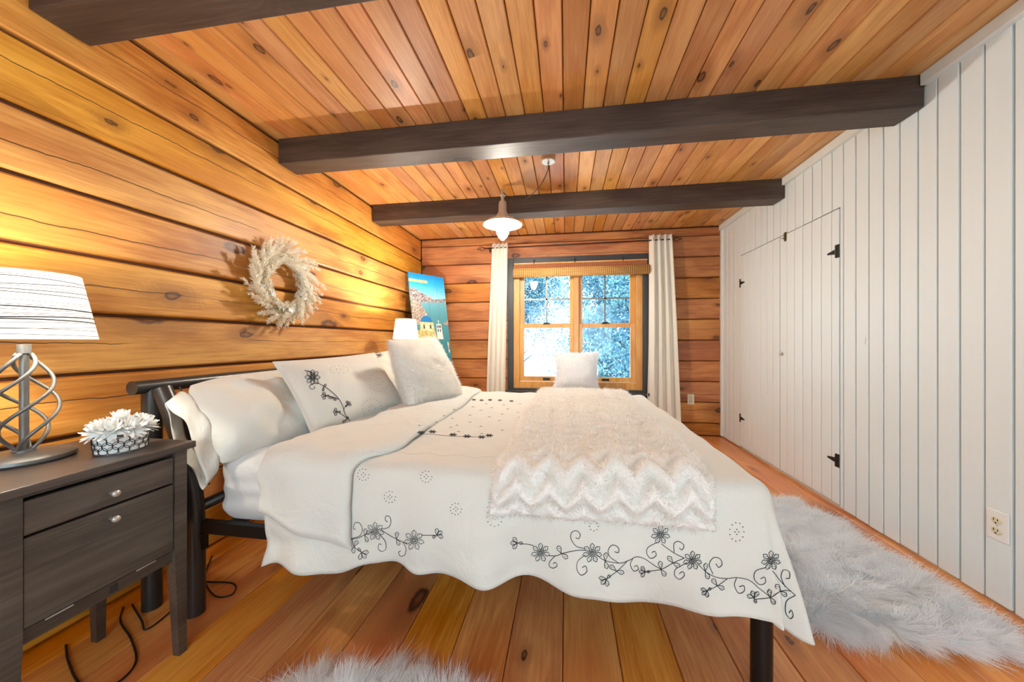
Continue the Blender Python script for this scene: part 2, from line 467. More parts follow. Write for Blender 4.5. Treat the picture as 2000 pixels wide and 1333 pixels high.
# wall behind the camera with an unseen window added for fill light
RX0, RX1, RZ0, RZ1 = -1.1, 1.3, .60, 2.10
wf = MB()
for (x0, x1, z0, z1) in ((XL - .25, RX0, -.02, ZC + .02), (RX1, XR + .25, -.02, ZC + .02), (RX0, RX1, -.02, RZ0), (RX0, RX1, RZ1, ZC + .02)):
    wf.box(x0, x1, YF - .2, YF, z0, z1)
wall_front = struct(wf.build('wall_front', M['white']))
w2 = MB()
for (x0, x1, z0, z1) in ((RX0, RX0 + .05, RZ0, RZ1), (RX1 - .05, RX1, RZ0, RZ1), (RX0, RX1, RZ0, RZ0 + .05), (RX0, RX1, RZ1 - .05, RZ1), ((RX0 + RX1) / 2 - .03, (RX0 + RX1) / 2 + .03, RZ0, RZ1)):
    w2.box(x0, x1, YF - .12, YF - .06, z0, z1)
struct(w2.build('window_added_fill', M['sash']))

# right wall of white painted boards
BW = 0.0915; BY0 = 1.609
D1 = (2.461, 3.069); D2 = (3.069, 3.723); DZ = 1.881
wall_right = struct(MB().box(XR + .016, XR + .25, YF - .25, YB + .25, -.02, ZC + .02).build('wall_right', M['groove']))
def board(y0, y1, z0, z1, parent, xo=0.0, mat='white', name='board'):
    c = ((y0 + y1) / 2, (z0 + z1) / 2); hy, hz = (y1 - y0) / 2, (z1 - z0) / 2
    pr = [(.0155, -hy), (.0155, hy), (.003, hy), (0, hy - .002), (0, -hy + .002), (.003, -hy)]
    me = MB().prism(pr, 'z', -hz, hz).mesh('wall_board')
    return link(name, me, M[mat], parent, loc=(XR + xo, c[0], c[1]))
ks = range(math.floor((YF - BY0) / BW), math.ceil((YB - BY0) / BW))
for k in ks:
    y0 = BY0 + k * BW + .004; y1 = BY0 + (k + 1) * BW - .0045 + random.uniform(-.0012, .0012)
    y0 = max(y0, YF + .005); y1 = min(y1, YB - .03)
    if y1 - y0 < .012: continue
    z0 = .012 + random.uniform(-.003, .004)
    if y1 <= D1[0] or y0 >= D2[1]: board(y0, y1, z0, ZC - .01, wall_right, random.uniform(-.001, .001))
    else:
        if y0 < D1[0] < y1:
            board(y0, D1[0] - .004, z0, DZ + .004, wall_right); 
        if y0 < D2[1] < y1:
            board(D2[1] + .004, y1, z0, DZ + .004, wall_right)
        board(y0, y1, DZ + .004, ZC - .01, wall_right, random.uniform(-.001, .001))
# closet doors
def strap_hinge(y, z, dirn, parent):
    m = MB(); s = dirn
    m.box(XR - .005, XR + .001, min(y - .011, y + .011), max(y - .011, y + .011), z - .042, z + .042, .001)
    m.prism([(y + s * .012, z - .018), (y + s * .085, z - .006), (y + s * .085, z + .004), (y + s * .012, z + .016)], 'x', XR - .005, XR + .0005)
    m.tube([(XR - .006, y + s * .012, z - .04), (XR - .006, y + s * .012, z + .04)], .004, 8)
    h = m.build('hinge', M['iron'], parent); tag(h, 'black iron strap hinge'); return h
for n, (ya, yb), hy, s in ((1, D1, D1[0], 1), (2, D2, D2[1], -1)):
    core = MB().box(XR + .006, XR + .0155, ya + .003, yb - .003, .03, DZ - .003).build('door_%d' % n, M['groove']); struct(core)
    for k in ks:
        y0 = max(BY0 + k * BW + .003, ya + .003); y1 = min(BY0 + (k + 1) * BW - .003, yb - .003)
        if y1 - y0 < .012: continue
        board(y0, y1, .028 + random.uniform(-.003, .003), DZ - .003, core, -.003 + random.uniform(-.0008, .0008))
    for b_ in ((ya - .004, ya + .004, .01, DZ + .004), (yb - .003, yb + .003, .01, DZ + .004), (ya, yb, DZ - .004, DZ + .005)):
        part0 = MB().box(XR + .0145, XR + .0158, *b_).build('gap_shade', M['slot'], core)  # dark strip behind the door edge, painted-in shade of the gap
    strap_hinge(hy + s * .012, 1.615, s, core); strap_hinge(hy + s * .012, .298, s, core)
    if n == 1:
        m = MB().lathe([(.0, .02), (.011, .02), (.014, .012), (.008, .006), (.006, 0), (.012, -.002)], n=16)
        m.v = [(XR - .004 - z, 3.035 + y, .949 + x) for x, y, z in m.v]
        tag(m.build('knob', M['nickel'], core, smooth=True), 'small round metal knob')
        m = MB().box(XR - .008, XR - .002, 2.985, 3.007, 1.825, 1.895, .001)
        m.tube([(XR - .012, 2.996, 1.835), (XR - .012, 2.996, 1.885)], .005, 8).tube([(XR - .012, 2.996, 1.85), (XR - .022, 3.012, 1.85)], .003, 6)
        tag(m.build('latch', M['brass'], core), 'brass slide latch')
# trim under the ceiling
n = 1
for y0, y1 in ((YF, .9), (1.065, 1.93), (2.095, 3.0), (3.165, YB - .002)):
    o = MB().box(XR - .028, XR + .012, y0, y1, 2.262, ZC - .002, .003).build('trim_%d' % n, M['white']); struct(o); n += 1
struct(MB().box(XR - .012, XR + .02, YB - .03, YB + .02, .01, ZC - .01, .002).build('trim_5', M['white']))

# ------------------------------------------------------------------ window
win = struct(empty('window_1', ((WX0 + WX1) / 2, YB + .08, WZ0)))
def part(m, name, mat, parent, label=None, **kw):
    o = m.build(name, M[mat], parent, **kw)
    if label: o['label'] = label
    return o
for (x0, x1, z0, z1) in ((CX0, WX0, CZ0, CZ1), (WX1, CX1, CZ0, CZ1), (WX0, WX1, WZ1, CZ1), (WX0, WX1, CZ0, WZ0)):
    part(MB().box(x0, x1, YB - .012, YB + .16, z0, z1, .003), 'casing', 'black', win, 'black painted casing board')
part(MB().box(CX0 - .03, CX1 + .03, YB - .07, YB + .02, WZ0 - .052, WZ0 - .02, .004), 'sill', 'black', win, 'black painted sill')
fy0, fy1 = YB + .015, YB + .1
fr = .072
part(MB().box(WX0, WX0 + fr, fy0, fy1, WZ0, WZ1, .003), 'frame_stile', 'sash', win)
part(MB().box(WX1 - fr, WX1, fy0, fy1, WZ0, WZ1, .003), 'frame_stile', 'sash', win)
part(MB().box(WX0 + fr, WX1 - fr, fy0, fy1, WZ0, WZ0 + .08, .003), 'frame_rail', 'sash', win)
part(MB().box(WX0 + fr, WX1 - fr, fy0, fy1, WZ1 - .07, WZ1, .003), 'frame_rail', 'sash', win)
part(MB().box(.09, .15, fy0 - .008, fy1, WZ0 + .08, WZ1 - .07, .003), 'mullion', 'sash', win)
for (sx0, sx1, gx0, gx1, mx) in ((WX0 + fr, .09, -.495, .047, -.227), (.15, WX1 - fr, .194, .733, .455)):
    for up in (0, 1):
        z0, z1 = ((.572, 1.252), (1.212, WZ1 - .07))[up]
        ys0, ys1 = ((YB + .03, YB + .062), (YB + .064, YB + .095))[up]
        gz0, gz1 = ((.628, 1.207), (1.262, WZ1 - .12))[up]
        sash = empty('sash', ((sx0 + sx1) / 2, ys0, z0)); sash.parent = win
        sash.matrix_parent_inverse = Matrix.Translation(win.location).inverted()
        for b in ((sx0, gx0, z0, z1), (gx1, sx1, z0, z1), (gx0, gx1, z0, gz0), (gx0, gx1, gz1, z1)):
            q = MB().box(b[0], b[1], ys0, ys1, b[2], b[3], .003)
            o = link('sash_member', q.mesh('sash_member'), M['sash'], None); o.parent = sash
            o.matrix_parent_inverse = Matrix.Translation(sash.location).inverted()
        def sub(q, name, mat, label=None, **kw):
            o = link(name, q.mesh(name), M[mat], None, **kw); o.parent = sash
            o.matrix_parent_inverse = Matrix.Translation(sash.location).inverted()
            if label: o['label'] = label
            return o
        ym = (ys0 + ys1) / 2
        if up:
            sub(MB().box(mx - .009, mx + .009, ym - .008, ym + .008, gz0, gz1), 'muntin', 'pewter')
            sub(MB().box(gx0, gx1, ym - .008, ym + .008, 1.543, 1.561), 'muntin', 'pewter')
            for a, b in ((gx0, mx - .009), (mx + .009, gx1)):
                for c, d in ((gz0, 1.543), (1.561, gz1)):
                    sub(MB().box(a, b, ym - .002, ym + .002, c, d), 'pane', 'glass')
        else:
            sub(MB().box(gx0, gx1, ym - .002, ym + .002, gz0, gz1), 'pane', 'glass')
            sub(MB().box(mx - .045, mx + .045, ys0 - .012, ys0 + .01, 1.250, 1.258, .002).tube([(mx - .03, ys0, 1.262), (mx + .03, ys0 - .004, 1.268)], .006, 8), 'sash_lock', 'iron')
            sub(MB().box(mx - .042, mx + .042, ys0 - .014, ys0 + .002, .588, .612, .003), 'lift', 'iron')

# rolled bamboo blind hanging in front of the casing head
bl = empty('window_blind', (.15, YB - .07, 1.8), 'rolled up woven bamboo blind hung at the window head', 'blind')
part(MB().box(-.607, .905, YB - .045, YB - .02, 1.955, 1.972, .002), 'batten', 'sash', bl)
def blind_mat():
    t = NT('woven_bamboo'); tc = t.node('ShaderNodeTexCoord'); sp = t.node('ShaderNodeSeparateXYZ'); t.set(sp, Vector=tc.outputs['Object'])
    a = t.noise(t.vmul(tc.outputs['Object'], (3, 60, 170)), 2.0, 2.0)
    col = t.mix(t.ss(a, .35, .7), sRGB(206, 146, 82), sRGB(244, 200, 124))
    t.P(Base_Color=col, Roughness=.6); return t.m
M['bamboo'] = blind_mat()
M['bamboored'] = plain('red_bamboo', sRGB(186, 116, 78), .6)
m = MB()
for i in range(7): m.tube([(-.605, YB - .03 - .001 * i, 1.95 - i * .008), (.905, YB - .03 - .001 * i, 1.95 - i * .008)], .0046, 6)
o = part(m, 'hanging_slats', 'bamboored', bl); o['kind'] = 'stuff'
m = MB(); cyb, czb, rr = YB - .058, 1.852, .048
for i in range(30):
    a = 2 * PI * i / 30
    m.tube([(-.61, cyb + rr * .8 * math.cos(a), czb + rr * math.sin(a)), (.925, cyb + rr * .8 * math.cos(a), czb + rr * math.sin(a))], .0062, 6)
o = part(m, 'rolled_slats', 'bamboo', bl, smooth=True); o['kind'] = 'stuff'
m = MB(); nth = 68
for i in range(nth):
    x = -.6 + 1.515 * i / (nth - 1)
    pts = [(x, YB - .036, 1.955), (x, YB - .042, 1.905)] + [(x, cyb + (rr * .8 + .0075) * math.cos(a), czb + (rr + .0075) * math.sin(a)) for a in np.linspace(PI * .5, PI * 1.75, 10)]
    m.tube(pts, .0016, 4)
o = part(m, 'binding_threads', 'chink', bl); o['kind'] = 'stuff'
for x in (-.37, .105, .64):
    m = MB().tube([(x, YB - .012, 2.0), (x, YB - .035, 2.004), (x, YB - .05, 1.985), (x, YB - .046, 1.955)], .004, 6).tube([(x, YB - .02, 1.99), (x, YB - .02, 2.01)], .006, 6)
    part(m, 'hook', 'iron', bl)

# ------------------------------------------------------------------ curtains and rod
rod = empty('curtain_rod', (.1, YB - .08, 2.16), 'thin black metal curtain rod with scrolled finials', 'curtain rod')
part(MB().tube([(-.95, YB - .085, 2.152), (1.165, YB - .085, 2.168)], .006, 10), 'rod', 'iron', rod, smooth=True)
for x, s in ((-.95, -1), (1.165, 1)):
    m = MB(); z = 2.152 if s < 0 else 2.168
    for q in range(3):
        a0 = 2 * PI * q / 3
        pts = []
        for i in range(13):
            t = i / 12; r = .026 * math.sin(PI * t); a = a0 + t * 2.2
            pts.append((x + s * .085 * t, YB - .085 + r * math.cos(a), z + r * math.sin(a)))
        m.tube(pts, .003, 5)
    m.lathe([(0, -.004), (.006, 0), (0, .004)], (x + s * .088, YB - .085, z), 8)
    part(m, 'finial', 'iron', rod)
for x, z in ((-.905, 2.152), (1.165, 2.167)):
    part(MB().tube([(x, YB + .005, z - .005), (x, YB - .085, z - .005)], .004, 6).tube([(x, YB - .008, z - .03), (x, YB - .008, z + .02)], .008, 8), 'bracket', 'iron', rod)
def curtain(tx0, tx1, bx0, bx1, z0, z1, folds, seed, label, rz):
    n, mm = 161, 40
    S, T = np.meshgrid(np.linspace(0, 1, n), np.linspace(0, 1, mm), indexing='ij')
    rng = np.random.default_rng(seed)
    x = (tx0 + (tx1 - tx0) * S) * (1 - T) + (bx0 + (bx1 - bx0) * S) * T
    ph = 2 * PI * folds * S + .5 * np.sin(3 * S + seed) + .25 * np.sin(2.5 * T + seed)
    amp = .034 + .008 * np.sin(5 * S + 2 * T)
    y = YB - .085 + amp * np.sin(ph) + .006 * np.sin(2 * ph + 3 * T)
    x = x + .010 * np.sin(2 * ph) * (1 - .4 * T) + .012 * np.sin(3 * T + seed) * T
    z = z1 + (z0 - z1) * T + .006 * np.sin(ph * 1.0) * (T > .95)
    root = empty('curtain', ((tx0 + tx1) / 2, YB - .085, z0), label, 'curtain', 'window curtains')
    me = grid_mesh('curtain_panel', np.stack([x, y, z], -1))
    o = link('panel', me, M['curtain'], root, smooth=True)
    md = o.modifiers.new('thickness', 'SOLIDIFY'); md.thickness = .003
    for i in range(folds * 2):
        s = (i + .5) / (folds * 2)
        j = int(s * (n - 1)); g = MB()
        px, py = x[j, 1], y[j, 1]
        pts = [(px + .004 * 0, YB - .085 + .016 * math.cos(a), rz + .016 * math.sin(a)) for a in np.linspace(0, 2 * PI, 13)]
        g.tube([(px, py + q[1] - (YB - .085), q[2]) for q in pts], .0025, 5, cap=False)
        part(g, 'grommet', 'pewter', root)
    return root
curtain(-.865, -.672, -.935, -.695, .05, 2.203, 4, 3, 'cream curtain panel hanging beside the leaning painting corner', 2.154)
curtain(.915, 1.155, .90, 1.262, .05, 2.222, 4, 8, 'cream curtain panel hanging beside the white closet wall', 2.166)

# ------------------------------------------------------------------ outlets
def outlet(name_label, loc, facing, mat):
    """built facing -y in local space, then turned"""
    root = empty('wall_outlet', loc, name_label, 'outlet')
    def pp(m, nm, mt):
        me = m.mesh(nm); o = link(nm, me, M[mt]); o.parent = root; return o
    pp(MB().box(-.036, .036, -.006, 0, -.058, .058, .003), 'plate', mat)
    for z in (.02, -.02):
        r = pp(MB().lathe([(.017, 0), (.017, .004), (.015, .0055), (0, .0055)], n=20), 'receptacle', 'cream')
        r.data.transform(Matrix.Translation((0, -.005, z)) @ Matrix.Rotation(PI / 2, 4, 'X') @ Matrix.Diagonal((1, .85, 1, 1)))
        m = MB()
        for x, hh in ((-.0065, .005), (.0065, .0042)): m.box(x - .0011, x + .0011, -.0115, -.0095, z + .002 - hh + .002, z + .002 + hh + .002)
        m.box(-.0025, .0025, -.0115, -.0095, z - .011, z - .006)
        s = pp(m, 'slots', 'slot'); s.parent = r
    pp(MB().box(-.003, .003, -.0075, -.005, -.003, .003, .001), 'screw', 'nickel')
    root.rotation_euler = (0, 0, facing); return root
outlet('cream wall outlet on the log wall beside the curtain', (1.373, YB + .001, .401), 0, 'cream')
outlet('white wall outlet on the white board wall', (XR - .001, 1.651, .32), -PI / 2, 'outlet')

# ------------------------------------------------------------------ bed frame
YN, YFAR = 1.14, 2.66
bed = empty('bed_frame', (-.4, 1.9, 0), 'black tubular steel bed frame with curved headboard', 'bed frame')
part(MB().tube([(-1.612, 1.075, .872), (-1.612, 2.73, .872)], .0265, 20), 'top_rail', 'tube', bed, auto=True)
curve = [(-1.565, .862), (-1.528, .79), (-1.488, .70), (-1.458, .61), (-1.436, .53), (-1.418, .43), (-1.411, .3), (-1.41, .002)]
cs = catmull(curve, 4)
for y in (YN, YFAR):
    part(MB().tube([(-1.612, y, .002), (-1.612, y, .862)], .031, 18), 'rear_post', 'tube', bed, auto=True)
    part(MB().tube([(p[0], y, p[1]) for p in cs], .031, 18), 'curved_post', 'tube', bed, auto=True)
part(MB().tube([(-1.42, YN, .40), (-1.42, YFAR, .40)], .022, 14), 'lower_rail', 'tube', bed, smooth=True)
def cpt(t):
    i = min(int(t * (len(cs) - 1)), len(cs) - 2); f = t * (len(cs) - 1) - i
    return cs[i] * (1 - f) + cs[i + 1] * f
for i in range(14):
    y = YN + .06 + (YFAR - YN - .12) * i / 13
    part(MB().tube([(cpt(t)[0] + .004, y, cpt(t)[1]) for t in np.linspace(0, .66, 12)], .0026, 5), 'wire', 'tubedark', bed)
for t in (.1, .22, .34, .46, .58):
    p = cpt(t); part(MB().tube([(p[0] + .008, YN + .03, p[1]), (p[0] + .008, YFAR - .03, p[1])], .0026, 5), 'wire', 'tubedark', bed)
for y in (YN + .01, YFAR - .01):
    part(MB().box(-1.40, .57, y - .014, y + .014, .312, .357, .002), 'side_rail', 'tubedark', bed)
part(MB().box(.56, .60, YN, YFAR, .312, .357, .002), 'foot_rail', 'tubedark', bed)
for y in (YN + .02, YFAR - .02):
    part(MB().tube([(.587, y, .001), (.587, y, .36)], .029, 18), 'foot_leg', 'tubedark', bed, auto=True)
part(MB().tube([(-.4, 1.9, .001), (-.4, 1.9, .30)], .02, 12), 'centre_leg', 'tubedark', bed, auto=True)
part(MB().box(-1.40, .57, 1.885, 1.915, .30, .33), 'centre_rail', 'tubedark', bed)
for i in range(12):
    x = -1.28 + i * .16
    part(MB().box(x - .03, x + .03, YN + .026, YFAR - .026, .332, .344), 'slat', 'stand', bed)
part(MB().box(-1.40, -1.37, YN - .004, YN + .016, .25, .312).prism([(-1.40, .255), (-1.365, .312), (-1.40, .312)], 'y', YN - .008, YN + .02), 'rail_bracket', 'tubedark', bed)

# ------------------------------------------------------------------ mattress
def rounded_block(name, x0, x1, y0, y1, z0, z1, r, cuts, disp, mat, parent=None):
    bm = bmesh.new(); bmesh.ops.create_cube(bm, size=1)
    for v in bm.verts: v.co = ((x0 + x1) / 2 + v.co.x * (x1 - x0), (y0 + y1) / 2 + v.co.y * (y1 - y0), (z0 + z1) / 2 + v.co.z * (z1 - z0))
    bmesh.ops.subdivide_edges(bm, edges=list(bm.edges), cuts=cuts, use_grid_fill=True)
    for v in bm.verts:
        c = v.co
        lo = Vector((x0 + r, y0 + r, z0 + r)); hi = Vector((x1 - r, y1 - r, z1 - r))
        q = Vector((min(max(c.x, lo.x), hi.x), min(max(c.y, lo.y), hi.y), min(max(c.z, lo.z), hi.z)))
        d = c - q
        if d.length > 1e-6:
            d.normalize(); c = q + d * r
        else: d = Vector((0, 0, 1))
        v.co = c + d * disp(c)
    me = bpy.data.meshes.new(name); bm.to_mesh(me); bm.free()
    return link(name, me, M[mat], parent, smooth=True)
def mdisp(c):
    # long creases of the fitted sheet along the sides
    w = .004 * math.sin(c.z * 95 + 1.2 * mnoise.noise(Vector((c.x * 2.2, c.y * 2, 0)))) * (0.5 + mnoise.noise(Vector((c.x * 1.5, 4, c.z * 6))))
    return w + .006 * mnoise.noise(Vector((c.x * 3, c.y * 3, c.z * 9)))
mat_o = rounded_block('mattress', -1.345, .52, 1.155, 2.645, .345, .618, .07, 60, mdisp, 'sheet')
tag(mat_o, 'white mattress in a fitted sheet on the steel bed frame', 'mattress')

# ------------------------------------------------------------------ duvet: flat sheet coordinates (p along the bed, q across) draped
LF, Y0, Y1, ZT, RAD = .535, 1.125, 2.655, .648, .055
def fbm2(a, b, seed, scales=((3., 1.), (7., .5), (15., .25))):
    rng = np.random.default_rng(seed); out = np.zeros_like(a)
    for s, w in scales:
        for _ in range(4):
            th = rng.uniform(0, 2 * PI); ph = rng.uniform(0, 2 * PI); k = s * rng.uniform(.7, 1.3)
            out += w * .25 * np.sin(k * (a * math.cos(th) + b * math.sin(th)) + ph)
    return out
def duvet_pos(p, q, lift=0.0):
    p = np.asarray(p, float); q = np.asarray(q, float)
    dp = np.maximum(0, p - LF); dn = np.maximum(0, Y0 - q); df = np.maximum(0, q - Y1)
    dy = np.where(dn > 0, dn, df); sy = np.where(dn > 0, -1.0, 1.0)
    ka, kb = np.clip(dp / .375, 0, 1), np.clip(dy / .375, 0, 1)
    dp, dy = dp * np.sqrt(1 - kb ** 2 / 2), dy * np.sqrt(1 - ka ** 2 / 2)
    dd = np.sqrt(dp ** 2 + dy ** 2) * (1 + .12 * ka * kb)
    hyp = np.sqrt(dp ** 2 + dy ** 2) + 1e-9
    cx_, cy_ = dp / hyp, dy / hyp
    corner = 4 * (cx_ * cy_) ** 2
    splay = .07 + .12 * smoothstep(0.0, .55, p) + .02 * corner
    a = np.minimum(dd / RAD, PI / 2)
    rest = np.maximum(0, dd - RAD * PI / 2)
    out = RAD * np.sin(a) + splay * rest + lift * np.sin(a)
    down = RAD * (1 - np.cos(a)) + rest * np.sqrt(np.maximum(.2, 1 - splay ** 2)) - lift * np.cos(a)
    hang = smoothstep(.06, .38, dd)
    fold = .012 * np.sin(p * 13 + 1.2 * np.sin(p * 3.1)) + .009 * np.sin(p * 29 + 2) + .022 * fbm2(p, dd * .9, 5, ((9., 1.), (18., .8), (36., .6), (60., .35)))
    out = out + hang * (fold * (1 - corner) + corner * .03 * np.sin(np.arctan2(dy, dp + 1e-9) * 9))
    # the hem is turned under: it curls back a little at the very edge
    x = np.minimum(p, LF) + out * cx_
    y = np.clip(q, Y0, Y1) + sy * out * cy_
    top = 1 - smoothstep(0, .12, dd)
    z = ZT - down + top * (.010 * fbm2(p, q, 9) + .004 * fbm2(p, q, 10, ((26., 1.), (45., .7))) + .012 * np.sin((q - Y0) / (Y1 - Y0) * PI)) + hang * .010 * fbm2(p * 1.6, q, 13, ((6., 1.), (13., .6)))
    # softly filled: shallow puffs
    y = y - (1 - top) * .006 * fbm2(p, dd, 21, ((11., 1.), (23., .7))) * cy_ * sy * -1
    return np.stack([x, y, z], -1)
PH0 = -1.045
ND, NF, NFOOT = .375, .34, .375
np_, nq_ = 190, 210
pp = np.linspace(PH0, LF + NFOOT, np_)
qq = np.linspace(Y0 - ND, Y1 + NF, nq_)
Pg, Qg = np.meshgrid(pp, qq, indexing='ij')
# uneven hem
hemw = 1 + .03 * np.sin(Pg * 9) + .02 * np.sin(Pg * 23 + 1) + .10 * smoothstep(-.62, -.80, Pg) * (1 + .12 * np.sin(Pg * 33)) - .05 * np.exp(-((Pg + .56) / .05) ** 2)
Qe = np.where(Qg < Y0, Y0 - (Y0 - Qg) * hemw, Qg)
DP = duvet_pos(Pg, Qe)
duvet = empty('duvet', (-.3, 1.9, .62), 'white duvet with black floral vine embroidery spread over the bed', 'duvet')
me = grid_mesh('duvet_cover', DP)
dc = link('cover', me, M['duvet'], duvet, smooth=True)
md = dc.modifiers.new('thickness', 'SOLIDIFY'); md.thickness = .016; md.offset = -1 if False else 1
# outside faces must look outward
def outward(o, c):
    me = o.data; s = 0
    for f in list(me.polygons)[::37]: s += (f.center - c).dot(f.normal)
    if s < 0: me.flip_normals()
outward(dc, Vector((-.3, 1.9, .3)))
md.thickness = .014; md.offset = -1
# turned back top end of the duvet
m_, n_ = 60, 190
qs = np.linspace(0, 1, n_)
FL = np.zeros((m_, n_, 3))
for i in range(m_):
    t = i / (m_ - 1)
    qv = Y0 - .42 + (Y1 + .2 - (Y0 - .42)) * qs
    side = smoothstep(Y0 + .12, Y0 - .10, qv)
    front = -.60 - .10 * side - .05 * smoothstep(2.0, 2.6, qv)
    back = PH0 - .012 + .11 * smoothstep(Y0 + .08, Y0 + .40, qv)
    # the near hem of the flap slants: short at the head end, longer towards the foot
    maxdrop = .23 + .10 * t
    qv = np.where(qv < Y0, Y0 - (Y0 - qv) / .42 * maxdrop, qv)
    p = back + (front - back) * t
    th = .006 + .034 * (1 - abs(2 * t - 1) ** 5) ** .5
    endt = np.minimum(1, (qs * 40)) ** .5
    puff = th * endt + .010 * fbm2(p * 1.0, qv, 31, ((9., 1.), (17., .7), (31., .4)))* endt
    FL[i] = duvet_pos(p, qv, puff)
    # crinkled ends
    FL[i, :, 0] += .006 * np.sin(qv * 60 + t * 5) * (1 - t) ** 4
# head-end roll
fm = grid_mesh('duvet_fold', FL)
fo = link('turned_back_fold', fm, M['linen'], duvet, smooth=True); outward(fo, Vector((-.85, 1.9, .3)))
md = fo.modifiers.new('thickness', 'SOLIDIFY'); md.thickness = .004; md.offset = -1

# ------------------------------------------------------------------ embroidery, drawn on the cloth by casting rays on it
def bvh_of(objs):
    vs = []; fs = []
    for o in objs:
        n = len(vs); vs += [v.co[:] for v in o.data.vertices]; fs += [tuple(i + n for i in f.vertices) for f in o.data.polygons]
    return BVHTree.FromPolygons(vs, fs)
class Stitch:
    def __init__(self, bvh, fx, r=.0010): self.b = bvh; self.fx = fx; self.m = MB(); self.r = r; self.done = []
    def take(self, name):
        if self.m.v: self.done.append((name, self.m)); self.m = MB()
    def hit(self, p):
        u, v = self.fx(p); d = ray(u, v).normalized()
        h = self.b.ray_cast(Vector((0, 0, CAMH)), d)
        if h[0] is None: return None
        n = h[1] if h[1].dot(d) < 0 else -h[1]
        return h[0] + n * .0009
    def line(self, pts, n=6, closed=False, raw=False):
        c = pts if raw else catmull(pts, n)
        run = []
        for q in c:
            h = self.hit(q)
            if h is None or (run and (h - run[-1]).length > .06):
                if len(run) > 1: self.m.tube(run, self.r, 4, cap=False)
                run = []
            if h is not None: run.append(h)
        if len(run) > 1: self.m.tube(run, self.r, 4, cap=False)
    def dot(self, p, s=1.0):
        h = self.hit(p)
        if h is not None: self.m.lathe([(0, -.0016 * s), (.0021 * s, 0), (0, .0016 * s)], h, 6)
    def petal(self, c, ang, r, w=.34, asp=1.0, inner=.28):
        ca, sa = math.cos(ang), math.sin(ang)
        loc = [(inner, 0), (.62, w * .5), (.78, w * .5), (1.0, 0), (.78, -w * .5), (.62, -w * .5), (inner, 0)]
        self.line([(c[0] + r * (a * ca - b * sa), c[1] + r * asp * (a * sa + b * ca)) for a, b in loc], raw=True)
        for a, b in ((.6, .06), (.72, -.07)):
            self.dot((c[0] + r * (a * ca - b * sa), c[1] + r * asp * (a * sa + b * ca)), .7)
    def flower(self, c, r, n=7, rot=-PI / 2, asp=1.0):
        for i in range(n): self.petal(c, rot + 2 * PI * i / n, r, .42, asp)
        for rr in (.2, .1): self.line([(c[0] + r * rr * math.cos(a), c[1] + r * rr * asp * math.sin(a)) for a in np.linspace(0, 2 * PI, 9)], raw=True)
        for i in range(n):
            a = rot + 2 * PI * (i + .5) / n
            self.line([(c[0] + .2 * r * math.cos(a), c[1] + .2 * r * asp * math.sin(a)), (c[0] + .42 * r * math.cos(a), c[1] + .42 * r * asp * math.sin(a))], raw=True)
    def bud(self, c, r, rot):
        for a in (-.9, 0, .9): self.petal(c, rot + a, r, .5, 1, .05)
        self.petal(c, rot + PI, r * .7, .5, 1, .05)
    def leaves(self, c, r, rot):
        for a in (rot, rot + PI * .85): self.petal(c, a, r, .5, 1, .0)
    def rings(self, c, rs, asp=1.0, part=(0, 1)):
        for r, n in rs:
            for i in range(n):
                t = i / n
                if part[0] <= t <= part[1]: self.dot((c[0] + r * math.cos(2 * PI * t), c[1] + r * asp * math.sin(2 * PI * t)))
    def build(self, parent):
        self.take('stitched_marks')
        loose = MB()
        for nm, m in self.done:
            if nm == 'stitched_marks': loose.add(m.v, m.f)
            else: m.build(nm, M['thread'], parent)
        if loose.v: loose.build('stitched_marks', M['thread'], parent)['kind'] = 'stuff'

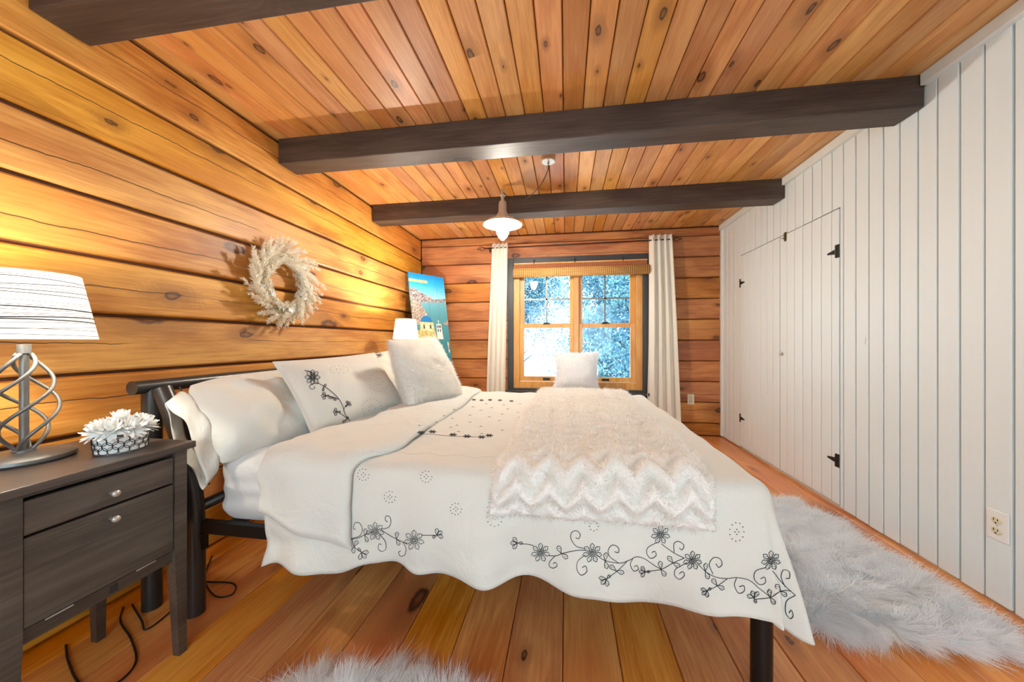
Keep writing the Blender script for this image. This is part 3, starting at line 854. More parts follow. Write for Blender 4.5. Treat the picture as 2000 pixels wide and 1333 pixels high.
bv = bvh_of([dc, fo])
A = lambda p: (980 + p[0] * .31, 960 + p[1] * .31)
s = Stitch(bv, A)
for c, r in (((245, 385), 60), ((570, 388), 62), ((1000, 272), 60), ((1202, 435), 60), ((1695, 435), 62)): s.flower(c, r, 7); s.take('stitched_flower')
for L in ([(120, 330), (160, 332), (200, 340)], [(300, 405), (345, 405), (385, 390), (470, 372), (525, 370)],
          [(590, 395), (650, 435), (740, 452), (800, 435), (850, 412), (900, 425), (960, 465), (1005, 490)],
          [(790, 440), (740, 490), (665, 550)], [(915, 503), (1005, 490), (1080, 450), (1150, 420)], [(1005, 330), (1080, 385), (1150, 420)],
          [(1225, 445), (1285, 505), (1350, 540), (1420, 548), (1480, 542), (1560, 560), (1620, 610), (1695, 668)],
          [(1420, 550), (1365, 590), (1290, 630)], [(1600, 680), (1695, 668), (1755, 630), (1810, 625), (1850, 655)], [(1705, 500), (1760, 570), (1850, 655)],
          [(335, 408), (305, 440), (300, 470), (325, 483), (350, 468), (340, 448), (325, 455)],
          [(525, 360), (470, 345), (437, 300), (440, 260), (470, 247), (494, 270), (485, 297), (465, 290)],
          [(525, 400), (480, 440), (473, 490), (500, 527), (535, 505), (528, 470), (507, 480)],
          [(735, 450), (680, 410), (672, 365), (700, 337), (735, 355), (735, 385), (710, 380)],
          [(825, 425), (810, 460), (830, 500), (860, 490), (850, 465), (835, 475)],
          [(975, 322), (920, 355), (915, 395), (940, 422), (972, 405), (965, 378), (945, 385)],
          [(1085, 385), (1085, 330), (1115, 315), (1147, 340), (1135, 368), (1118, 355)],
          [(1165, 450), (1095, 490), (1090, 530), (1120, 553), (1150, 530), (1140, 505), (1118, 518)],
          [(1330, 520), (1307, 460), (1335, 417), (1375, 425), (1387, 460), (1365, 478), (1348, 455)],
          [(1478, 545), (1465, 590), (1490, 640), (1525, 630), (1525, 595), (1495, 600)],
          [(1665, 478), (1600, 500), (1590, 550), (1625, 587), (1660, 575), (1655, 540), (1630, 550)],
          [(1785, 600), (1760, 540), (1775, 495), (1810, 505), (1812, 545), (1790, 548)],
          [(1850, 655), (1795, 690), (1788, 760), (1815, 800), (1835, 785), (1825, 748), (1810, 765)]): s.line(L); s.take('stitched_vine')
for c, r, a in (((100, 325), 46, -PI), ((660, 550), 48, PI * .75), ((905, 505), 42, PI), ((1295, 625), 42, PI * .8), ((1590, 672), 48, -PI * .6)): s.bud(c, r, a); s.take('stitched_bud')
for c, a in (((375, 390), -2.0), ((650, 437), -1.4), ((720, 500), -2.4), ((1003, 490), -1.7), ((1077, 450), -2.2), ((1283, 503), -1.5), ((1355, 592), -2.2), ((1692, 668), -1.7), ((1753, 630), -2.1)): s.leaves(c, 52, a); s.take('stitched_leaf')
s.rings((1480, 255), ((45, 11), (12, 4)), 1.3); s.rings((580, 220), ((28, 8),))
s.build(duvet)
A2 = lambda p: (490 + p[0] * .2625, 800 + p[1] * .2625)
s = Stitch(bv, A2)
s.flower((925, 905), 68); s.take('stitched_flower'); s.flower((1215, 972), 76); s.take('stitched_flower')
for L in ([(745, 960), (810, 940), (830, 890), (810, 845), (775, 845), (765, 885), (780, 890)], [(750, 965), (800, 955), (850, 930), (905, 910)],
          [(970, 890), (1025, 875), (1043, 830), (1030, 795), (1005, 795), (1003, 825), (1020, 835)],
          [(960, 930), (1000, 980), (1005, 1035), (975, 1055), (948, 1035), (955, 1000), (972, 1005)], [(970, 895), (1050, 945), (1130, 985), (1160, 995)],
          [(1130, 985), (1155, 1030), (1145, 1080), (1115, 1090), (1100, 1065), (1115, 1050)], [(1270, 935), (1370, 935)], [(755, 965), (770, 1020), (820, 1060)]): s.line(L); s.take('stitched_vine')
for c, a in (((850, 937), -1.5), ((1085, 962), -1.5), ((768, 1018), -1.0)): s.leaves(c, 52, a); s.take('stitched_leaf')
s.bud((1382, 935), 52, -.6); s.take('stitched_bud'); s.bud((822, 1062), 56, .9); s.take('stitched_bud')
for c in ((838, 485), (1035, 650), (1305, 500), (1525, 740)): s.rings(c, ((42, 11), (14, 4)), 1.0, (.0, .85))
s.build(duvet)
A3 = lambda p: (660 + p[0] * .3, 740 + p[1] * .3)
s = Stitch(bv, A3, .0007)
for p in ((880, 183), (1000, 188), (930, 205), (860, 238), (745, 258), (690, 240), (985, 248), (1070, 230), (1050, 272), (860, 282), (640, 280), (735, 315), (930, 310), (1070, 335), (1195, 303), (1180, 250), (1170, 218), (1105, 197), (1080, 170), (965, 162), (1185, 162), (1235, 187), (755, 200), (935, 357), (785, 343), (775, 303), (530, 303)):
    for dx, dy in ((-9, 2), (0, -2), (10, 1)): s.line([p, (p[0] + dx, p[1] + dy * 1.5)], 2)
for c in ((540, 350), (615, 345), (750, 365), (840, 375), (935, 380), (985, 370), (1165, 383), (885, 137), (935, 140), (990, 138), (1055, 140), (1130, 145), (1265, 153)):
    s.flower(c, 26 if c[1] > 200 else 15, 6, 0, .45)
s.line([(540, 360), (620, 362), (700, 372), (900, 380)])
for c in ((1020, 900), (1025, 835)): s.rings(c, ((50, 12), (15, 5)), 1.2, (.5 if c[1] < 870 else 0, 1))
for x in range(220, 1110, 16): s.dot((x, 470 + (x - 220) * .058 + 6 * math.sin(x * .03)), .6)
s.build(duvet)

# ------------------------------------------------------------------ pillows
def pillow(name, c00, c10, c11, c01, thick, mat, seed, sag=.06, flange=0.0, n=44, wr=.012, pinch=.05, rnd=0.0):
    """corners: bottom-near, bottom-far, top-far, top-near"""
    c00, c10, c11, c01 = [np.array(c, float) for c in (c00, c10, c11, c01)]
    nrm = np.cross(c10 - c00, c01 - c00); nrm /= np.linalg.norm(nrm)
    if nrm[0] < 0: nrm = -nrm
    U, V = np.meshgrid(np.linspace(0, 1, n), np.linspace(0, 1, n), indexing='ij')
    a, b = 2 * U - 1, 2 * V - 1
    # concave edges between the corners
    au = a * (1 - pinch * (1 - b ** 2)); bv_ = b * (1 - pinch * (1 - a ** 2))
    au, bv_ = au * np.sqrt(1 - rnd * b ** 4), bv_ * np.sqrt(1 - rnd * a ** 4)
    uu, vv = (au + 1) / 2, (bv_ + 1) / 2
    base = ((1 - uu) * (1 - vv))[..., None] * c00 + (uu * (1 - vv))[..., None] * c10 + (uu * vv)[..., None] * c11 + ((1 - uu) * vv)[..., None] * c01
    fl = 1 - flange
    prof = np.clip(1 - np.abs(a / fl) ** 2.6, 0, 1) ** .55 * np.clip(1 - np.abs(b / fl) ** 2.6, 0, 1) ** .55
    low = 1 + sag * 4 * (-b) * .5
    surf = []
    for sgn in (1, -1):
        w = wr * fbm2(a, b, seed + (sgn > 0), ((3., 1.), (7., .7), (13., .4)))
        edge = np.minimum(1, 6 * (1 - np.maximum(abs(a), abs(b))))
        hgt = sgn * (thick / 2 * prof * low + .003) + w * edge * prof ** .3
        surf.append(base + hgt[..., None] * nrm)
    Vt = np.concatenate([surf[0].reshape(-1, 3), surf[1].reshape(-1, 3)])
    idx = np.arange(n * n).reshape(n, n)
    F1 = np.stack([idx[:-1, :-1], idx[1:, :-1], idx[1:, 1:], idx[:-1, 1:]], -1).reshape(-1, 4)
    F2 = F1[:, ::-1] + n * n
    ring = np.concatenate([idx[:, 0], idx[-1, 1:], idx[-2::-1, -1], idx[0, -2:0:-1]])
    r2 = np.roll(ring, -1)
    F3 = np.stack([r2, ring, ring + n * n, r2 + n * n], -1)
    me = np_mesh(name, Vt, [F1, F2, F3])
    return me, nrm
def mk_pillow(name, me, mat, label, parts=False):
    o = link(name, me, M[mat], smooth=True); 
    outward(o, sum((v.co for v in me.vertices), Vector()) / len(me.vertices))
    tag(o, label, 'pillow'); return o
# sleeping pillow near the bedside table, slumped over the edge of the mattress
me, _ = pillow('sleeping_pillow', (-1.27, 1.10, .575), (-1.12, 1.70, .635), (-1.45, 1.78, .90), (-1.475, 1.14, .885), .20, 'linen', 3, .06, .0, n=90, wr=.030, pinch=-.01, rnd=.16)
sp_me = me
sp = mk_pillow('sleeping_pillow', me, 'linen', 'plain white sleeping pillow slumped against the headboard beside the bedside table')
# open end of the pillowcase hanging past the pillow
nh = 50; tt = np.linspace(0, 1, nh); hb = np.zeros((nh * 2, 7, 3))
c0, c1 = np.array((-1.285, 1.115, .56)), np.array((-1.475, 1.135, .855))
for i in range(nh * 2):
    t = tt[i] if i < nh else tt[2 * nh - 1 - i]; sg = 1 if i < nh else -1
    base_ = c0 + (c1 - c0) * t; op = math.sin(PI * t) ** .6
    for j in range(7):
        w = j / 6
        hb[i, j] = base_ + np.array((.85, 0, .53)) * sg * op * (.060 * (1 - w) + .035 * w + .005 * math.sin(t * 15 + j * .5)) + np.array((.02, -.062, -.030)) * w + np.array((0, .006, .008)) * math.sin(t * 11 + sg) * w
hem_me = grid_mesh('pillowcase_end', hb)
ho = link('pillowcase_end', hem_me, M['linen'], sp, smooth=True); ho.modifiers.new('thickness', 'SOLIDIFY').thickness = .003
me, _ = pillow('sleeping_pillow', (-1.20, 1.92, .64), (-1.20, 2.55, .64), (-1.47, 2.55, .86), (-1.47, 1.92, .86), .17, 'linen', 5, .05, .02, wr=.02, pinch=.03)
mk_pillow('sleeping_pillow', me, 'linen', 'plain white sleeping pillow behind the embroidered pillows')
me, _ = pillow('embroidered_sham', (-1.085, 1.355, .640), (-.925, 1.95, .665), (-1.205, 2.06, .975), (-1.315, 1.395, .955), .17, 'duvet', 12, .05, .06, n=60, wr=.010, pinch=.04)
sham = empty('embroidered_pillow', (-1.05, 1.65, .64), 'white pillow sham with black embroidered flower vine leaning forward', 'pillow', 'embroidered pillows')
shc = link('sham', me, M['duvet'], sham, smooth=True); outward(shc, Vector((-1.13, 1.7, .8)))
me, _ = pillow('embroidered_sham', (-1.17, 2.02, .655), (-1.10, 2.60, .655), (-1.40, 2.62, .975), (-1.40, 2.03, .945), .15, 'duvet', 15, .05, .05, n=50, wr=.010, pinch=.04)
sham2 = empty('embroidered_pillow', (-1.2, 2.3, .64), 'white pillow sham with stitched dot rings mostly hidden behind the cream fur pillow', 'pillow', 'embroidered pillows')
shc2 = link('sham', me, M['duvet'], sham2, smooth=True); outward(shc2, Vector((-1.25, 2.3, .8)))
A4 = lambda p: (350 + p[0] * .3, 620 + p[1] * .3)
s = Stitch(bvh_of([shc]), A4, .0015)
s.flower((868, 390), 50, 8); s.take('stitched_flower')
for L in ([(815, 345), (850, 352), (885, 372)], [(900, 425), (960, 460), (1010, 500), (1045, 540), (1065, 580), (1080, 630), (1110, 670), (1150, 690)],
          [(905, 432), (870, 432), (848, 450), (860, 467), (882, 462), (878, 450)], [(970, 512), (1005, 520), (1042, 535)], [(1090, 570), (1075, 590), (1070, 612)], [(1040, 622), (1070, 640), (1105, 665)]): s.line(L); s.take('stitched_vine')
for c, r, a in (((955, 510), 30, PI), ((1095, 568), 26, -.8), ((1030, 615), 30, PI)): s.bud(c, r, a); s.take('stitched_bud')
for c, a in (((940, 455), -.9), ((1000, 525), .6), ((1085, 668), 2.6)): s.leaves(c, 26, a); s.take('stitched_leaf')
for c in ((1255, 595), (1300, 418)): s.rings(c, ((64, 18), (22, 7)), 1.0)
s.rings((1040, 340), ((60, 12), (20, 5)), .4); s.rings((1440, 592), ((40, 10), (16, 6)), 1.0)
s.build(sham)
s = Stitch(bvh_of([shc2]), A4, .0012); s.rings((1295, 262), ((40, 14), (20, 8), (8, 4)), .8); s.flower((1300, 245), 26, 7, 0, .7); s.build(sham2)

# ------------------------------------------------------------------ fur
def sample(me, N, rng):
    me.calc_loop_triangles()
    nt = len(me.loop_triangles); tv = np.zeros(nt * 3, np.int32); me.loop_triangles.foreach_get('vertices', tv); tv = tv.reshape(-1, 3)
    co = np.zeros(len(me.vertices) * 3, np.float32); me.vertices.foreach_get('co', co); co = co.reshape(-1, 3)
    no = np.zeros(len(me.vertices) * 3, np.float32); me.vertices.foreach_get('normal', no); no = no.reshape(-1, 3)
    a, b, c = co[tv[:, 0]], co[tv[:, 1]], co[tv[:, 2]]
    ar = np.linalg.norm(np.cross(b - a, c - a), axis=1); ar /= ar.sum()
    k = rng.choice(nt, N, p=ar); r1 = np.sqrt(rng.random(N)); r2 = rng.random(N)
    w = np.stack([1 - r1, r1 * (1 - r2), r1 * r2], -1)[..., None]
    P = (co[tv[k]] * w).sum(1); Nn = (no[tv[k]] * w).sum(1); Nn /= np.linalg.norm(Nn, axis=1, keepdims=True) + 1e-9
    return P, Nn
def fur(name, P, Nn, length, width, comb, jitter, curl, mat, parent, rng, segs=3, lenvar=.35, gravity=0.0):
    N = len(P)
    L = length * (1 + lenvar * rng.uniform(-1, 1, N))[:, None] if np.ndim(length) == 0 else (length * (1 + lenvar * rng.uniform(-1, 1, N)))[:, None]
    d = Nn * 1.0 + comb + rng.normal(0, jitter, (N, 3)); d /= np.linalg.norm(d, axis=1, keepdims=True)
    bend = comb * 1.0 + rng.normal(0, curl, (N, 3)); bend[:, 2] -= gravity
    side = np.cross(d, Nn) + .25 * np.cross(d, rng.normal(0, 1, (N, 3))); side /= np.linalg.norm(side, axis=1, keepdims=True) + 1e-9
    rows = []
    for i in range(segs + 1):
        t = i / segs
        c = P + d * L * t + bend * L * t * t * .6
        w = width * (1 - t) ** .7
        if i < segs: rows += [c - side * w / 2, c + side * w / 2]
        else: rows += [c]
    K = len(rows); V = np.stack(rows, 1).reshape(-1, 3)
    b = (np.arange(N) * K)[:, None]
    Q = np.concatenate([b + np.array([[2 * i, 2 * i + 1, 2 * i + 3, 2 * i + 2]]) for i in range(segs - 1)]) if segs > 1 else np.zeros((0, 4), int)
    T = b + np.array([[2 * segs - 2, 2 * segs - 1, 2 * segs]])
    me = np_mesh(name, V, [Q, T] if len(Q) else [T])
    o = link(name, me, M[mat], parent); o['kind'] = 'stuff'; return o
def noise3(P, s, seed):
    a = fbm2(P[:, 0] * s, P[:, 1] * s + P[:, 2] * s * .7, seed, ((1., 1.), (2.3, .6)))
    b = fbm2(P[:, 0] * s + 9, P[:, 1] * s - P[:, 2] * s * .7, seed + 1, ((1., 1.), (2.3, .6)))
    c = fbm2(P[:, 0] * s - 5, P[:, 1] * s + P[:, 2] * s, seed + 2, ((1., 1.), (2.3, .6)))
    return np.stack([a, b, c], -1)

# cream fur pillow on the bed
me, nn = pillow('fur_pillow', (-.845, 1.79, .668), (-.665, 2.22, .675), (-.93, 2.38, 1.075), (-.995, 1.84, 1.055), .19, 'furbaseC', 22, .10, 0, wr=.008, pinch=.07)
fp = empty('fur_pillow', (-.85, 2.0, .66), 'cream short fur pillow leaning on the embroidered pillows on the bed', 'pillow')
fpc = link('cushion', me, M['furbaseC'], fp, smooth=True); outward(fpc, Vector((-.86, 2.06, .86)))
P_, N_ = sample(me, 42000, RNG)
fur('pile', P_, N_, .021, .0016, noise3(P_, 30, 3) * .6 + np.array([0, -.1, -.4]), .3, .35, 'furC', fp, RNG, 2)
# white fur pillow by the window, on a low bench
bench = empty('bench', (.1, 3.72, 0), 'low dark wooden bench hidden behind the bed under the window pillow', 'bench')
part(MB().box(-.32, .52, 3.55, 3.93, .43, .465, .004), 'seat', 'stand', bench)
for x in (-.29, .49):
    for y in (3.58, 3.90): part(MB().box(x - .02, x + .02, y - .02, y + .02, .001, .43, .003), 'leg', 'stand', bench)
me, nn = pillow('fur_pillow', (-.135, 3.70, .50), (.355, 3.70, .50), (.345, 3.80, .945), (-.128, 3.80, .945), .19, 'furbase', 33, .10, 0, wr=.006, pinch=.17, rnd=.06)
fp2 = empty('fur_pillow', (.11, 3.75, .47), 'white fur pillow standing in front of the window', 'pillow')
fpc2 = link('cushion', me, M['furbase'], fp2, smooth=True); outward(fpc2, Vector((.11, 3.75, .7)))
P_, N_ = sample(me, 26000, RNG)
fur('pile', P_, N_, .026, .0022, noise3(P_, 12, 8) * .5 + np.array([0, 0, -.25]), .35, .3, 'furW', fp2, RNG, 2)

# throw blanket with plush zigzag relief over the foot half of the bed
TX0, TX1 = -.215, .435
n1, n2 = 150, 260
pt = np.linspace(0, 1, n1); qt = np.linspace(0, 1, n2)
Pt, Qt = np.meshgrid(pt, qt, indexing='ij')
qv = (Y0 - .165) + (Y1 + .10 - (Y0 - .165)) * Qt
pv = TX0 + (TX1 - TX0) * Pt + .012 * np.sin(Qt * 9) - .02 * smoothstep(.35, 0, Qt)
zig = np.abs(((pv / .10) % 1) - .5) * 2 * .05
ridge = .5 + .5 * np.cos(2 * PI * (qv + zig) / .066)
edge = np.minimum(1, np.minimum(np.minimum(Pt, 1 - Pt) * 16, np.minimum(Qt, 1 - Qt) * 30)) ** .5
lump = fbm2(pv, qv, 55, ((14., 1.), (30., .6)))
lift = edge * (.012 + .026 * ridge ** .7 + .007 * lump) + .003
TB = duvet_pos(pv, qv, lift)
thr = empty('throw_blanket', (.1, 1.9, .66), 'cream plush fur throw blanket with zigzag relief across the foot of the bed', 'blanket')
me = grid_mesh('throw_blanket', TB)
tb = link('backing', me, M['furbaseC'], thr, smooth=True); outward(tb, Vector((.1, 1.9, .3)))
P_, N_ = sample(me, 95000, RNG)
zg = np.abs(((P_[:, 0] / .10) % 1) - .5) * 2 * .05
qq_ = np.where(P_[:, 1] < Y0, Y0 - (ZT - P_[:, 2]), P_[:, 1])
rg = .5 + .5 * np.cos(2 * PI * (qq_ + zg) / .066)
fur('pile', P_, N_, .008 + .008 * rg + .006 * (P_[:, 2] < ZT - .125), .0017, noise3(P_, 40, 5) * .7, .35, .35, 'furC', thr, RNG, 2)

# sheepskin rugs
def rug(outline, label, dens, seed, length=.055):
    rng = np.random.default_rng(seed)
    c = np.mean(outline, 0)
    ol = np.array([p[:2] for p in catmull([tuple(p) + (0,) for p in outline] + [tuple(outline[0]) + (0,)], 6)])[:-1]
    root = empty('sheepskin_rug', (c[0], c[1], 0), label, 'rug', 'white sheepskin rugs')
    m = MB(); rings_ = [(0.999, .001), (1.0, .012), (.9, .022), (.5, .026), (.0001, .027)]
    n = len(ol); vs = []; fs = []
    for k_, z in rings_:
        for p in ol: q = c + (p - c) * k_; vs.append((q[0], q[1], z + .004))
    for i in range(len(rings_) - 1):
        for j in range(n): fs.append((i * n + j, i * n + (j + 1) % n, (i + 1) * n + (j + 1) % n, (i + 1) * n + j))
    m.add(vs, fs); o = m.build('hide', M['furbase'], root, smooth=True); outward(o, Vector((c[0], c[1], -.1)))
    P_, N_ = sample(o.data, dens, rng)
    rad = np.concatenate([P_[:, :2] - c, np.zeros((len(P_), 1))], 1); rad /= np.linalg.norm(rad, axis=1, keepdims=True)
    comb = noise3(P_, 22, seed) * 1.3 + rad * .5; comb[:, 2] *= .15
    comb += 1.0 * noise3(P_, 75, seed + 7) * np.array([1, 1, .1])
    N_[:, 2] = np.maximum(N_[:, 2], .25)
    fur('pile', P_, N_, length, .0026, comb, .22, .40, 'furW', root, rng, 4, .35, .35)
    return root
rug([(1.13, 2.42), (1.30, 2.49), (1.41, 2.43), (1.47, 2.25), (1.46, 2.05), (1.49, 1.87), (1.50, 1.70), (1.50, 1.54), (1.49, 1.44), (1.40, 1.39), (1.28, 1.40), (1.15, 1.41), (1.02, 1.42), (.92, 1.42), (.87, 1.55), (.88, 1.85), (.95, 2.15), (1.03, 2.34)],
    'long white sheepskin rug on the floor between the bed foot and the white closet wall', 120000, 4)
rug([(-.80, .93), (-.62, .965), (-.46, .965), (-.30, .955), (-.19, .92), (-.12, .84), (-.08, .6), (-.1, .2), (-.3, .05), (-.65, .1), (-.84, .4), (-.87, .75)],
    'white sheepskin rug on the floor in front of the side of the bed', 120000, 6)

# ------------------------------------------------------------------ bedside tables
def nightstand(label):
    r = empty('bedside_table', (-1.45, .8, 0), label, 'bedside table', 'bedside tables')
    part(MB().box(-1.652, -1.248, .588, 1.012, .688, .71, .003), 'table_top', 'stand', r)
    for x0, x1, xf in ((-1.305, -1.27, 1), (-1.635, -1.60, -1)):
        for y0, y1 in ((.602, .638), (.963, .999)):
            xi0, xi1 = (x0, x1)
            m = MB(); zt, zk = .688, .33
            m.prism([(x0, y0), (x1, y0), (x1, y1), (x0, y1)], 'z', zk, zt)
            # tapered foot
            yi0, yi1 = (y0, y1 - .012) if y0 < .8 else (y0 + .012, y1)
            a0, a1 = (x0 + .010, x1) if xf > 0 else (x0, x1 - .010)
            vs = [(a0, yi0, .001), (a1, yi0, .001), (a1, yi1, .001), (a0, yi1, .001), (x0, y0, zk), (x1, y0, zk), (x1, y1, zk), (x0, y1, zk)]
            m.add(vs, [(3, 2, 1, 0), (0, 1, 5, 4), (1, 2, 6, 5), (2, 3, 7, 6), (3, 0, 4, 7)])
            part(m, 'leg', 'stand', r)
    for y0, y1 in ((.606, .618), (.983, .995)): part(MB().box(-1.60, -1.305, y0, y1, .325, .688), 'side_panel', 'stand', r)
    part(MB().box(-1.63, -1.622, .638, .963, .325, .688), 'back_panel', 'stand', r)
    part(MB().box(-1.62, -1.30, .618, .983, .345, .357), 'bottom_panel', 'stand', r)
    part(MB().box(-1.300, -1.284, .638, .963, .673, .688), 'top_rail', 'stand', r)
    part(MB().box(-1.298, -1.282, .638, .963, .322, .357, .001), 'bottom_rail', 'stand', r)
    for z0, z1, nm, kz in ((.585, .667, 'drawer', .620), (.363, .578, 'flap_door', .548)):
        d = part(MB().box(-1.292, -1.273, .6405, .9605, z0, z1, .0015), nm, 'stand', r)
        k_ = MB().lathe([(.005, 0), (.004, .012), (.008, .015), (.0095, .019), (.0085, .024), (0, .025)], n=14)
        k_.v = [(-1.273 + z, .80 + y, kz + x) for x, y, z in k_.v]
        o = link('knob', k_.mesh('knob'), M['nickel'], None, smooth=True); o.parent = d
        o.matrix_parent_inverse = Matrix.Identity(4); o.matrix_parent_inverse = (Matrix.Translation(r.location) @ Matrix.Translation(r.location).inverted())
        o['label'] = 'small silver knob'
    for y in (.70, .885): part(MB().box(-1.2735, -1.2715, y - .025, y + .025, .3585, .3615), 'hinge', 'nickel', r)
    part(MB().box(-1.2825, -1.2805, .805, .822, .33, .35), 'catch', 'slot', r)
    return r
ns = nightstand('black brown bedside table with drawer and flap door holding the striped lamp')
ns2 = copy_tree(ns, None, (0, 2.18, 0)); ns2['label'] = 'black brown bedside table behind the pillows in the far corner'

# ------------------------------------------------------------------ near table lamp: twisted bars, striped shade
LX, LY, LZ = -1.525, .768, .7105
lamp = empty('table_lamp', (LX, LY, LZ), 'table lamp with twisted grey metal bars and striped white shade', 'lamp')
part(MB().lathe([(0, 0), (.092, 0), (.097, .006), (.096, .014), (.088, .020), (.03, .024), (0, .025)], (LX, LY, LZ), 40), 'base', 'pewter', lamp, auto=True)
part(MB().lathe([(0, .022), (.022, .022), (.022, .030), (.009, .032), (.009, .30), (.013, .305), (.013, .33), (0, .33)], (LX, LY, LZ), 18), 'pole', 'pewter', lamp, auto=True)
for i in range(4):
    m = MB(); pts = []
    for j in range(41):
        t = j / 40; r = .013 + .050 * math.sin(PI * t) ** .85; a = 2 * PI * i / 4 + t * PI * 1.55 + .5
        pts.append((LX + r * math.cos(a), LY + r * math.sin(a), LZ + .028 + .275 * t))
    m.tube(pts, .0048, 8); part(m, 'twisted_bar', 'pewter', lamp, smooth=True)
SB, ST_ = .1385, .1045; sz0, sz1 = 1.055, 1.243
sh = MB().lathe([(SB, sz0), (ST_, sz1), (ST_ - .002, sz1), (SB - .002, sz0)], (LX, LY, 0), 64, close=True).build('shade', M['shade'], lamp, auto=True)
M['stripe'] = plain('grey_thread', sRGB(70, 66, 64), .8)
rng = random.Random(5)
zz = sz0 + .012
while zz < sz1 - .006:
    tilt = rng.uniform(-.004, .004); ph = rng.uniform(0, 6.28); w = rng.choice((.0006, .0006, .001, .0016)); m = MB(); pts = []
    for j in range(65):
        a = 2 * PI * j / 64; z = zz + tilt * math.sin(a + ph) + .0022 * math.sin(2 * a + ph * 2)
        r = SB + (ST_ - SB) * (z - sz0) / (sz1 - sz0) + .0004
        pts.append((LX + r * math.cos(a), LY + r * math.sin(a), z))
    m.tube(pts, w, 4, cap=False)
    o = link('stripe', m.mesh('stripe'), M['stripe'], None); o.parent = sh; o.matrix_parent_inverse = Matrix.Identity(4)
    zz += rng.choice((.004, .007, .010, .013, .016))
for zr, rr in ((sz0 + .002, SB - .003), (sz1 - .002, ST_ - .003)):
    part(MB().tube([(LX + rr * math.cos(a), LY + rr * math.sin(a), zr) for a in np.linspace(0, 2 * PI, 49)], .0018, 5, cap=False), 'shade_ring', 'nickel', lamp)
m = MB()
for i in range(3):
    a = 2 * PI * i / 3 + .3; m.tube([(LX, LY, sz0 + .012), (LX + (SB - .004) * math.cos(a), LY + (SB - .004) * math.sin(a), sz0 + .003)], .0016, 5)
part(m, 'spider', 'nickel', lamp)
part(MB().lathe([(0, 1.06), (.014, 1.06), (.014, 1.085), (.022, 1.10), (.030, 1.125), (.026, 1.15), (.012, 1.165), (0, 1.168)], (LX, LY, 0), 16), 'bulb', 'ceramic', lamp, smooth=True)
def point(name, loc, w, r=.035, col=WARM, parent=None):
    d = bpy.data.lights.new(name, 'POINT'); d.energy = w; d.shadow_soft_size = r; d.color = col
    o = bpy.data.objects.new(name, d); COL.objects.link(o); o.location = loc; return o
bulb_near = point('lamp_light', (LX, LY, 1.205), LAMP_NEAR_W, .02)

# far table lamp, half hidden by pillows
FXl, FYl = -1.425, 2.955
lamp2 = empty('table_lamp', (FXl, FYl, .7105), 'small table lamp with plain white shade beside the leaning painting', 'lamp')
part(MB().lathe([(0, 0), (.07, 0), (.072, .008), (.06, .016), (.01, .02), (.008, .34), (.014, .345), (.014, .37), (0, .37)], (FXl, FYl, .7105), 24), 'stand', 'pewter', lamp2, auto=True)
MB().lathe([(.112, 1.07), (.088, 1.247), (.0865, 1.247), (.1105, 1.07)], (FXl, FYl, 0), 48, close=True).build('shade', M['shade'], lamp2, auto=True)
part(MB().lathe([(0, 1.08), (.013, 1.08), (.013, 1.10), (.025, 1.125), (.024, 1.15), (0, 1.165)], (FXl, FYl, 0), 14), 'bulb', 'ceramic', lamp2, smooth=True)
point('lamp_light', (FXl, FYl, 1.215), LAMP_FAR_W, .02)

# ------------------------------------------------------------------ flower bowl
BX, BY = -1.365, .885
fb = empty('flower_bowl', (BX, BY, .7105), 'white oval bowl with black ring pattern filled with white artificial flowers', 'flower bowl')
bz = .7105
part(MB().lathe([(0, 0), (.048, 0), (.052, .004), (.056, .052), (.053, .052), (.049, .008), (0, .008)], (BX, BY, bz), 36, .9, 1.15), 'bowl', 'ceramic', fb, auto=True)
m = MB()
for row in range(3):
    for i in range(16):
        a0 = 2 * PI * (i + .5 * (row % 2)) / 16; zc = .012 + row * .0145
        pts = []
        for j in range(13):
            t = 2 * PI * j / 12; a = a0 + .21 * math.cos(t); z = zc + .0125 * math.sin(t)
            z = min(max(z, .003), .05); r = .0526 + .0040 * z / .052 + .0006
            pts.append((BX + r * .9 * math.cos(a), BY + r * 1.15 * math.sin(a), bz + z))
        m.tube(pts, .0009, 4, cap=False)
part(m, 'ring_pattern', 'thread', fb)
def petal_mesh(l, w, cup):
    n = 5; vs = []; fs = []
    for i in range(n + 1):
        t = i / n; ww = w * math.sin(PI * min(.98, .12 + .8 * t)) ** .7
        for j in (-1, 0, 1): vs.append((l * t, j * ww / 2, cup * l * t * t + .12 * w * abs(j)))
    for i in range(n):
        for j in range(2): a = i * 3 + j; fs.append((a, a + 1, a + 4, a + 3))
    return MB().add(vs, fs).mesh('petal')
pmsh = [petal_mesh(.038, .014, .25), petal_mesh(.032, .013, .45), petal_mesh(.026, .012, .7)]
rng = random.Random(9)
heads = [(0, 0, .092, 0)] + [(.036 * math.cos(a), .052 * math.sin(a), .070, a) for a in np.linspace(0, 2 * PI, 8)[:-1]]
